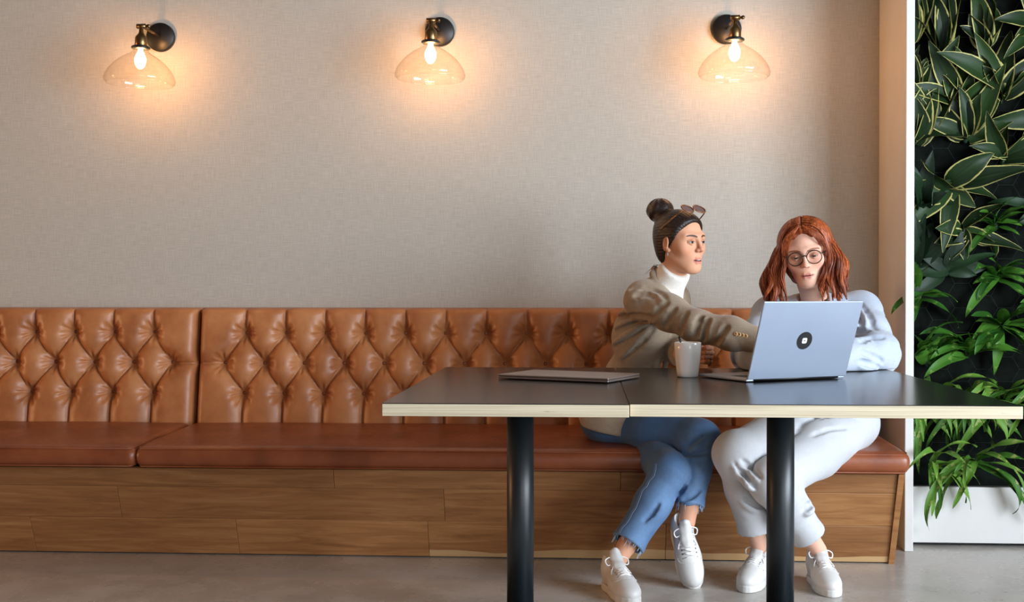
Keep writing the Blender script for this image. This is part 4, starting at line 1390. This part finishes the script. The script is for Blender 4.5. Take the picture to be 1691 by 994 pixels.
    hair = putw('hair', fast_mesh('hair', cap[0], cap[1]), M['hair_red'], root); hair['label'] = 'wavy copper-red hair to the shoulders'
    put('wavy_locks', me_l, M['hair_red'], hair, smooth=True)
    # --- shirt
    F = Field((.48, 4.26, .55), (1.24, 5.10, 1.12), .0052)
    s, fw, up = torso(F, J, .014, .045)
    R = np.stack([s, fw, up], 1)
    for sh in ('rsh', 'lsh'): F.ell(J[sh], (.064, .062, .060), .03)
    arm(F, J, 'l', .022, .03, (.054, .052, .050, .040)); arm(F, J, 'r', .020, .03, (.052, .048, .044, .036))
    el = J['lel']
    F.ell(el+V3(.004, .01, .012), (.076, .070, .072), .03)
    # open collar
    cb = J['neckb']
    F.chain([cb+up*.06+fw*.03, cb+fw*.09+up*.0, cb+fw*.125-up*.06], [.056, .050, .020], .008, 's')
    F.chain([cb-up*.01, J['neckt']+up*.02], [.057, .060], .008, 's')
    for b in (-1, 1):
        F.chain([cb-fw*.055+up*.038, cb-fw*.02+s*b*.068+up*.022, cb+fw*.045+s*b*.064-up*.010, cb+fw*.088+s*b*.058-up*.050], [.012, .012, .013, .009], .008)
    folds(F, el+V3(.02, -.02, .06), V3(.2, -.2, 1), .08, .0060, 95, 31)
    folds(F, el+V3(-.05, -.05, 0), J['lwr']-el, .09, .0055, 110, 32)
    folds(F, J['lsh']+V3(.02, -.03, -.05), V3(.3, -.6, -.7), .08, .0055, 90, 33)
    folds(F, J['lsh']*.5+el*.5, el-J['lsh'], .07, .0045, 80, 34)
    folds(F, J['rel'], J['rwr']-J['rel'], .08, .0045, 110, 35)
    folds(F, J['chest']+fw*.08, V3(.7, 0, .7), .14, .0035, 80, 36)
    rumple(F, .0030, 20, 37)
    crease(F, [[(.998, .885), (1.042, .896), (1.102, .900)], [(.994, .851), (1.038, .837), (1.087, .813)], [(1.011, .981), (1.053, .959), (1.091, .925)], [(1.020, 1.025), (1.038, .992), (1.042, .936)], [(1.064, 1.020), (1.078, .981), (1.082, .948)], [(1.003, .925), (1.029, .918), (1.065, .923)], [(.987, .817), (1.032, .804), (1.069, .796)], [(.62, .86), (.64, .83), (.66, .82)], [(.70, .98), (.72, .95), (.76, .93)]], .0065)
    F.plane((0, 0, .7815), (0, 0, -1), .006) if False else None
    for sd in 'lr':
        w_ = J[sd+'wr']; wd = nrm(w_-J[sd+'el'])
        sl, g = F.sub(w_-.06, w_+.07)
        e = (g[0]-w_[0])*wd[0]+(g[1]-w_[1])*wd[1]+(g[2]-w_[2])*wd[2]+.012
        F.comb(sl, -e, .004, 's')
    # nothing of the sleeves sinks into the table top
    X, Y, Z = F.grid()
    tab = np.maximum(np.maximum(.7825-Z, 0)*0+(.7825-Z), 4.592-Y*1.0) if False else None
    cut = np.minimum(.7822-Z, 4.594-Y)
    F.d = np.maximum(F.d, cut).astype(np.float32)
    sh_ = putw('shirt', F.mesh('shirt', 1), M['shirt'], root); sh_['label'] = 'pale blue-white linen shirt'
    # --- trousers
    lo, hi = (.42, 4.22, .05), (1.26, 5.10, .70)
    FL, eL, dL = leg_field(J, 'l', (.108, .102, .080, .070, .058), .80, lo, hi)
    folds(FL, J['lkn']+V3(.06, -.06, .04), V3(.8, .4, .3), .07, .0050, 120, 41)
    folds(FL, J['lkn']*.5+J['lan']*.5+V3(-.02, -.03, 0), J['lan']-J['lkn'], .06, .0030, 105, 42)
    hem(FL, eL, dL, .058)
    FR, eR, dR = leg_field(J, 'r', (.108, .100, .078, .070, .062), .83, lo, hi)
    folds(FR, J['rkn']+V3(.045, -.04, -.035), V3(.8, .2, .6), .055, .0050, 130, 43)
    folds(FR, J['rkn']*.4+J['ran']*.6, V3(.3, 0, 1), .07, .0025, 90, 44)
    hem(FR, eR, dR, .062)
    dl = FL.d; gro = np.exp(-((FR.d-dl)/.010)**2)*.007
    FR.comb((slice(None),)*3, dl, 0); FR.d += gro.astype(np.float32)
    FR.ell(J['pelvis']-up*.01, (.172, .125, .100), .03, R)
    folds(FR, J['lhip']+V3(-.06, -.10, .05), V3(.5, .2, .9), .10, .0045, 70, 45)
    rumple(FR, .0014, 20, 46)
    crease(FR, [[(.540, .453), (.573, .424), (.613, .400)], [(.560, .468), (.591, .440), (.622, .411)], [(.551, .433), (.582, .401), (.604, .379)], [(.776, .555), (.844, .582), (.920, .596)], [(.776, .319), (.807, .328), (.844, .355)], [(.776, .292), (.803, .305), (.825, .319)], [(.573, .323), (.613, .299), (.646, .286)], [(.833, .537), (.899, .556), (.975, .556)]], .0048, .013)
    putw('trousers', FR.mesh('trousers', 1), M['trousers'], root)
    shoe(root, (.672, 4.575, 0), (-.38, -.92, 0))
    shoe(root, (.852, 4.548, 0), (.06, -1, 0))
    return root, W, hR, hs
pB, WB, RB, SB = woman_red()

def eyeglasses():
    c = WB((0, .098, -.003))
    r = thing('eyeglasses', 'round dark-framed eyeglasses worn by the red-haired woman', 'glasses', tuple(c))
    X_, Y_, Z_ = RB[:, 0], RB[:, 1], RB[:, 2]
    fr = MB()
    for s in (-1, 1):
        cen = X_*s*.0345+Y_*(-.004)
        pts = [cen+X_*.0265*math.cos(a)*1.03+Z_*.0250*math.sin(a)-Y_*abs(math.cos(a) > .5 and s > 0 or math.cos(a) < -.5 and s < 0)*.002 for a in np.linspace(0, 2*PI, 29)]
        fr.tube(pts, .0019, 7)
        n = 28; lv = [cen]+[cen+X_*.0262*math.cos(2*PI*k/n)+Z_*.0245*math.sin(2*PI*k/n) for k in range(n)]
        put('lens', mesh_from('lens', lv, [(0, 1+k, 1+(k+1) % n) for k in range(n)]), M['lens'], r)
        a = cen+X_*s*.027+Z_*.010; b = WB((s*.079, .040, .008))-c; d = WB((s*.082, -.012, .010))-c
        put('temple', tube('temple', catmull([a, a*.7+b*.3+X_*s*.004, b, d], 5), .0020, 7), M['frame_dark'], r, smooth=True)
    fr.tube(catmull([-X_*.0085+Z_*.006-Y_*.003, Z_*.010, X_*.0085+Z_*.006-Y_*.003], 4), .0018, 7)
    put('frame', fr.mesh('frame'), M['frame_dark'], r, smooth=True)
eyeglasses()
# ------------------------------------------------------------------ planted wall
M['felt'] = plain('black_growing_felt', srgb(16, 20, 17), .95, var=.3, vscale=14, bmp=.5, bscale=30, spec=.08)
put_ = rbox('wall', 1.347, XR, 5.425, 5.498, .0, ZC, .002)
struct('wall_planted', put_, M['felt'], 'black felt backing of the plant wall')
pl = thing('planter_box', 'long low white planter box at the foot of the plant wall', 'planter', (2.6, 5.29, 0))
putw('front_board', rbox('front_board', 1.349, XR-.01, 5.150, 5.172, .016, .250, .003), M['white'], pl, smooth=False)
putw('plinth', rbox('plinth', 1.36, XR-.02, 5.20, 5.42, 0, .03, .002), M['black'], pl, smooth=False)
putw('soil', rbox('soil', 1.349, XR-.01, 5.172, 5.424, .03, .215, .002), plain('soil', srgb(40, 32, 26), .95, var=.3, vscale=40, bmp=.6, bscale=60), pl, smooth=False)
# hexagonal wire netting over the felt
def netting():
    r = .062; mb = MB(); done = set()
    for i in range(0, 16):
        for j in range(0, 22):
            cx = 1.37+i*r*1.5; cz = .35+j*r*1.732+(r*.866 if i % 2 else 0)
            if cx > 2.5 or cz > 2.9: continue
            P = [(round(cx+r*math.cos(k*PI/3), 3), round(cz+r*math.sin(k*PI/3), 3)) for k in range(6)]
            for k in range(6):
                a, b = P[k], P[(k+1) % 6]
                key = tuple(sorted((a, b)))
                if key in done or min(a[0], b[0]) < 1.355: continue
                done.add(key)
                mb.tube([(a[0], 5.408, a[1]), (b[0], 5.408, b[1])], .0009, 4, False)
    o = put('wire_netting', mb.mesh('wire_netting'), plain('galvanised_wire', srgb(60, 64, 62), .5, .5))
    tag(o, 'thin hexagonal wire netting stretched over the black plant wall', 'netting', kind='stuff')
netting()

def mat_leaf(name, dark, light, margin=None, mw=.87, streak=None, rough=.5):
    m, nt, b = new_mat(name)
    t = nt.nodes.new('ShaderNodeTexCoord'); sep = N(nt, 'ShaderNodeSeparateXYZ'); nt.links.new(t.outputs['UV'], sep.inputs[0])
    info = N(nt, 'ShaderNodeObjectInfo')
    n1 = noise(nt, coords(nt, (18, 3, 1), 'UV'), 1.0, 3); n2 = noise(nt, coords(nt), 22, 3)
    c = ramp(nt, math_n(nt, 'ADD', math_n(nt, 'MULTIPLY', n1, .55), math_n(nt, 'MULTIPLY', info.outputs['Random'], .45)), [(.25, dark), (.75, light)])
    u = math_n(nt, 'ABSOLUTE', math_n(nt, 'SUBTRACT', math_n(nt, 'MULTIPLY', sep.outputs[0], 2), 1))
    rib = math_n(nt, 'LESS_THAN', u, .05)
    c = mix(nt, math_n(nt, 'MULTIPLY', rib, .45), c, light)
    if streak:
        k = math_n(nt, 'GREATER_THAN', n2, .60)
        c = mix(nt, math_n(nt, 'MULTIPLY', k, .6), c, streak)
    if margin:
        e = math_n(nt, 'GREATER_THAN', math_n(nt, 'ADD', u, math_n(nt, 'MULTIPLY', math_n(nt, 'SUBTRACT', n2, .5), .35)), mw)
        c = mix(nt, math_n(nt, 'MULTIPLY', e, .9), c, margin)
    nt.links.new(c, b.inputs['Base Color']); b.inputs['Roughness'].default_value = rough
    b.inputs['Specular IOR Level'].default_value = .3
    b.inputs['Subsurface Weight'].default_value = .0
    bump(nt, b, n1, .15, .003)
    return m
M['leaf_var'] = mat_leaf('variegated_leaf', srgb(14, 30, 14), srgb(40, 66, 28), srgb(190, 182, 110))
M['leaf_dark'] = mat_leaf('dark_green_leaf', srgb(10, 26, 14), srgb(28, 56, 26))
M['leaf_bright'] = mat_leaf('bright_green_leaf', srgb(30, 78, 20), srgb(78, 130, 42), streak=srgb(124, 154, 72))
M['leaf_fern'] = mat_leaf('strap_leaf', srgb(44, 92, 26), srgb(104, 146, 54), streak=srgb(160, 164, 92))

def leaf_mesh(L, W, bend, fold, wav, seed, tip=.7, nl=11, nw=4, twist=0.0):
    rnd = random.Random(seed)
    V = []; UV = []; F = []
    y = z = 0.0; a = 0.0
    ph = rnd.uniform(0, 6)
    for i in range(nl+1):
        t = i/nl
        w = W*max(.04, math.sin(PI*min(1, t*.93+.07)**tip))**.85
        if i == nl: w = W*.02
        tw = twist*t
        for j in range(nw+1):
            u = j/nw*2-1
            x = u*w; h = fold*abs(u)*w+wav*W*math.sin(t*11+ph+u*1.2)*abs(u)
            xx = x*math.cos(tw)-h*math.sin(tw); hh = x*math.sin(tw)+h*math.cos(tw)
            V.append((xx, y+hh*math.sin(a), z+hh*math.cos(a))); UV.append((j/nw, t))
        a += bend/nl*(.4+1.2*t)
        y += math.cos(a)*L/nl; z -= math.sin(a)*L/nl
    for i in range(nl):
        for j in range(nw):
            p = i*(nw+1)+j; F.append((p, p+1, p+nw+2, p+nw+1))
    me = mesh_from('leaf', V, F)
    uv = me.uv_layers.new(name='UVMap')
    for l in me.loops: uv.data[l.index].uv = UV[l.vertex_index]
    me.shade_smooth()
    return me
LM = {
 'var': [leaf_mesh(L, W, b, f, w, i, .75, twist=tw) for i, (L, W, b, f, w, tw) in enumerate([(.24, .039, .8, .35, .06, .5), (.20, .042, 1.3, .4, .10, -.6), (.27, .036, .6, .3, .06, .8), (.18, .038, 2.4, .35, .14, .5), (.22, .032, 3.2, .3, .12, -1.0), (.15, .036, .4, .4, .06, .3), (.20, .028, 2.0, .4, .2, 1.6)])],
 'dark': [leaf_mesh(L, W, b, f, w, 20+i, .7, twist=tw) for i, (L, W, b, f, w, tw) in enumerate([(.20, .030, .8, .2, .05, .1), (.15, .034, .5, .15, .05, -.2), (.24, .022, 1.4, .2, .08, .3), (.13, .026, .9, .25, .05, 0)])],
 'bright': [leaf_mesh(L, W, b, f, w, 40+i, .8, twist=tw) for i, (L, W, b, f, w, tw) in enumerate([(.16, .024, .9, .3, .10, .2), (.12, .022, .6, .25, .10, -.3), (.20, .020, 1.4, .25, .15, .4), (.10, .024, .5, .2, .05, 0)])],
 'fern': [leaf_mesh(L, W, b, f, w, 60+i, .85, 16, 4, tw) for i, (L, W, b, f, w, tw) in enumerate([(.34, .017, 1.9, .35, .35, .4), (.28, .018, 1.4, .3, .40, -.5), (.40, .015, 2.3, .35, .35, .6), (.24, .016, 1.0, .3, .3, .1), (.30, .013, 2.7, .3, .3, -.3)])],
}
CROWN = lathe('crown', [(0, .03), (.006, .022), (.011, .005), (.013, -.012), (.008, -.025), (0, -.03)], 10)
def plant(name, label, x, z, kind, n, spread, up, out, sc, seed, y=5.405, group=None, azs=None):
    rnd = random.Random(seed)
    r = thing(name, label, 'plant', (x, y, z), group=group)
    mt = M['leaf_'+kind]
    for i in range(n):
        for attempt in range(12):
            me = rnd.choice(LM[kind])
            az = (i+rnd.uniform(-.35, .35))/n*2-1
            if attempt > 4: az = rnd.uniform(-1, 1)
            d = Vector((math.sin(az*spread), -out*rnd.uniform(.5, 1.3), up+math.cos(az*spread)*rnd.uniform(.4, 1.0))).normalized()
            if x < 1.52 and d.x < 0:
                d.x = max(d.x, -.10 if x < 1.47 else -.3); d.y -= .2; d.normalize()
            if kind == 'var' or kind == 'dark': nrmv = Vector((rnd.uniform(-.9, .9), -1, rnd.uniform(-.2, .9)))
            else: nrmv = Vector((rnd.uniform(-.5, .5), -.55, 1))
            nrmv = (nrmv-d*nrmv.dot(d)).normalized()
            xv = d.cross(nrmv)
            k = sc*rnd.uniform(.8, 1.2)
            Mx = Matrix(((xv.x*k, d.x*k, nrmv.x*k, rnd.uniform(-.015, .015)), (xv.y*k, d.y*k, nrmv.y*k, -.004), (xv.z*k, d.z*k, nrmv.z*k, rnd.uniform(-.02, .02)), (0, 0, 0, 1)))
            A = np.array([v.co[:] for v in me.vertices]) @ np.array(Mx)[:3, :3].T+np.array(Mx)[:3, 3]+np.array([x, y, z])
            hit = ((A[:, 0] < 1.353) & (A[:, 1] > 5.035)).any() or (A[:, 1] > 5.424).any() or ((A[:, 2] < .26) & (A[:, 1] > 5.142)).any() or ((A[:, 0] < 1.235) & (A[:, 2] < .5)).any() or ((A[:, 0] < 1.14) & (A[:, 1] < 4.6)).any()
            if not hit: break
        if hit: continue
        o = put('leaf', me, mt, r); o.matrix_local = Mx
    put('crown', CROWN, M['leaf_dark'], r)
    return r
GV = 'cream-edged plants on the upper plant wall'
PL = [
 # name, label, x, z, kind, n, spread, up, out, scale
 ('variegated_plant', 'cream-edged upright plant beside the white post at the very top of the plant wall', 1.43, 2.17, 'var', 7, .6, .6, .45, 1.05),
 ('variegated_plant', 'cream-edged fan of leaves reaching the top edge, second plant from the white post', 1.56, 2.10, 'var', 8, .8, .5, .5, 1.10),
 ('variegated_plant', 'cream-edged plant in the top right corner of the plant wall', 1.75, 2.14, 'var', 7, 1.4, .2, .5, 1.0),
 ('variegated_plant', 'cream-edged plant with a pointed pale-lit leaf next to the post, level with the lamps', 1.44, 1.93, 'var', 8, 1.3, .3, .5, .95),
 ('variegated_plant', 'cream-edged plant with a curled heart-shaped leaf in the middle of the upper plant wall', 1.63, 1.90, 'var', 8, 2.0, .1, .6, .9),
 ('variegated_plant', 'broad cream-edged plant at the right border just under the top corner', 1.81, 1.91, 'var', 7, 1.6, .2, .6, 1.1),
 ('variegated_plant', 'large dark cream-edged plant a little below lamp height near the white post', 1.46, 1.73, 'var', 8, 1.5, .3, .6, 1.1),
 ('variegated_plant', 'cream-edged plant with drooping curled tips, right of the large dark one', 1.66, 1.74, 'var', 8, 2.2, .0, .7, .95),
 ('variegated_plant', 'cream-edged plant at the right border with a rounded hanging leaf', 1.82, 1.64, 'var', 7, 2.4, -.2, .6, .9),
 ('variegated_plant', 'tall hanging cream-edged plant with twisted pale leaves in mid plant wall', 1.60, 1.52, 'var', 8, 2.7, -.4, .5, 1.05),
 ('variegated_plant', 'trailing plant with yellowed twisted leaf ends below the tall hanging one', 1.655, 1.33, 'var', 8, 2.8, -.5, .5, .85),
 ('broadleaf_plant', 'plain dark green broad-leaf plant beside the post, under the cream-edged plants', 1.46, 1.44, 'dark', 6, 1.8, .1, .5, 1.0),
 ('broadleaf_plant', 'sparse dark plant with long thin stems against the black felt', 1.45, 1.20, 'dark', 6, 1.2, .3, .3, 1.0),
 ('broadleaf_plant', 'dim dark green plant in the shade of the yellowed trailing leaves', 1.58, 1.16, 'dark', 7, 2.4, .0, .4, .9),
 ('leafy_plant', 'mid-green leafy plant at the right border, about eye height of the seated women', 1.79, 1.36, 'bright', 9, 2.2, .0, .6, .85),
 ('leafy_plant', 'bright green bushy plant at the right border, lower than the women\'s heads', 1.79, 1.13, 'bright', 12, 2.4, .0, .7, 1.0),
 ('leafy_plant', 'dense green plant hanging at the right border just above the table end', 1.82, .92, 'bright', 13, 2.7, -.2, .7, 1.05),
 ('leafy_plant', 'light green plant whose long leaf crosses the white post', 1.425, 1.04, 'bright', 7, 2.2, .1, .6, 1.15),
 ('rosette_plant', 'rosette of broad upright bright leaves standing behind the right table corner', 1.50, .76, 'bright', 13, 1.2, .5, .7, 1.35),
 ('rosette_plant', 'smaller rosette with arched leaves right of the big rosette', 1.67, .80, 'bright', 12, 1.7, .2, .7, 1.1),
 ('strap_fern', 'strap-leaved fern hugging the white post just under the table top level', 1.405, .56, 'fern', 9, 2.3, .1, .8, .80),
 ('strap_fern', 'big arching strap-leaved fern hanging over the planter nearest the post', 1.52, .58, 'fern', 17, 2.3, .1, 1.0, 1.0),
 ('strap_fern', 'arching strap-leaved fern spilling over the planter in the middle', 1.66, .56, 'fern', 16, 2.3, .1, 1.0, 1.0),
 ('strap_fern', 'strap-leaved fern at the right border above the planter', 1.82, .58, 'fern', 15, 2.2, .2, .9, 1.0),
 ('strap_fern', 'low fern growing behind the planter edge near the bench end', 1.46, .34, 'fern', 9, 2.4, .0, .8, .8),
 ('strap_fern', 'low fern with pale tips dangling down the planter front', 1.64, .36, 'fern', 11, 2.4, -.1, .8, 1.0),
]
for i, (nm, lb, x, z, kd, n, sp_, up_, out_, sc_) in enumerate(PL):
    if kd == 'var' and z > 1.6: sp_, up_ = sp_*.75, up_+.25
    plant(nm, lb, x, z, kd, n+(1 if kd == 'var' else 3), sp_, up_, out_, sc_*(1.12 if kd != 'fern' else 1.0), 100+i, 5.405 if z > .4 else 5.18)
# one long leaf reaching out past the front of the white post
lf = [o for o in bpy.data.objects if o.get('label', '').startswith('light green plant whose long')][0]
def reach_leaf(root, p, d, n_, me, k, mt):
    d = Vector(d).normalized(); nv = Vector(n_); nv = (nv-d*nv.dot(d)).normalized(); xv = d.cross(nv)
    o = put('leaf', me, mt, root)
    o.matrix_local = Matrix(((xv.x*k, d.x*k, nv.x*k, p[0]-root.location.x), (xv.y*k, d.y*k, nv.y*k, p[1]-root.location.y), (xv.z*k, d.z*k, nv.z*k, p[2]-root.location.z), (0, 0, 0, 1)))
    return o
put('stem', tube('stem', catmull([(0, 0, 0), (-.005, -.10, -.03), (-.02, -.22, -.01), (-.03, -.30, .02)], 5), [.003]*15+[.002], 6), M['leaf_bright'], lf)
reach_leaf(lf, (lf.location.x-.03, lf.location.y-.30, lf.location.z+.02), (-.95, -.35, -.10), (0, -.5, 1), LM['bright'][2], .85, M['leaf_bright'])
# more of the same wall past the right edge of the view
PO = [(X_+dx_, z_, kd_, row_, col_) for X_, col_ in ((2.0, 'first'), (2.24, 'second'), (2.48, 'third')) for dx_, z_, kd_, row_ in ((0, 2.2, 'var', 'top'), (.02, 1.8, 'var', 'second'), (0, 1.4, 'dark', 'third'), (.02, 1.0, 'bright', 'fourth'), (.02, .6, 'fern', 'lowest'))]
for i, (x, z, kd, row, col_) in enumerate(PO):
    plant({'var': 'variegated_plant', 'dark': 'broadleaf_plant', 'bright': 'leafy_plant', 'fern': 'strap_fern'}[kd],
          row+' plant in the '+col_+' column beyond the right edge of the picture', x, z, kd, 9, 2.2, 0, .7, 1.0, 300+i)
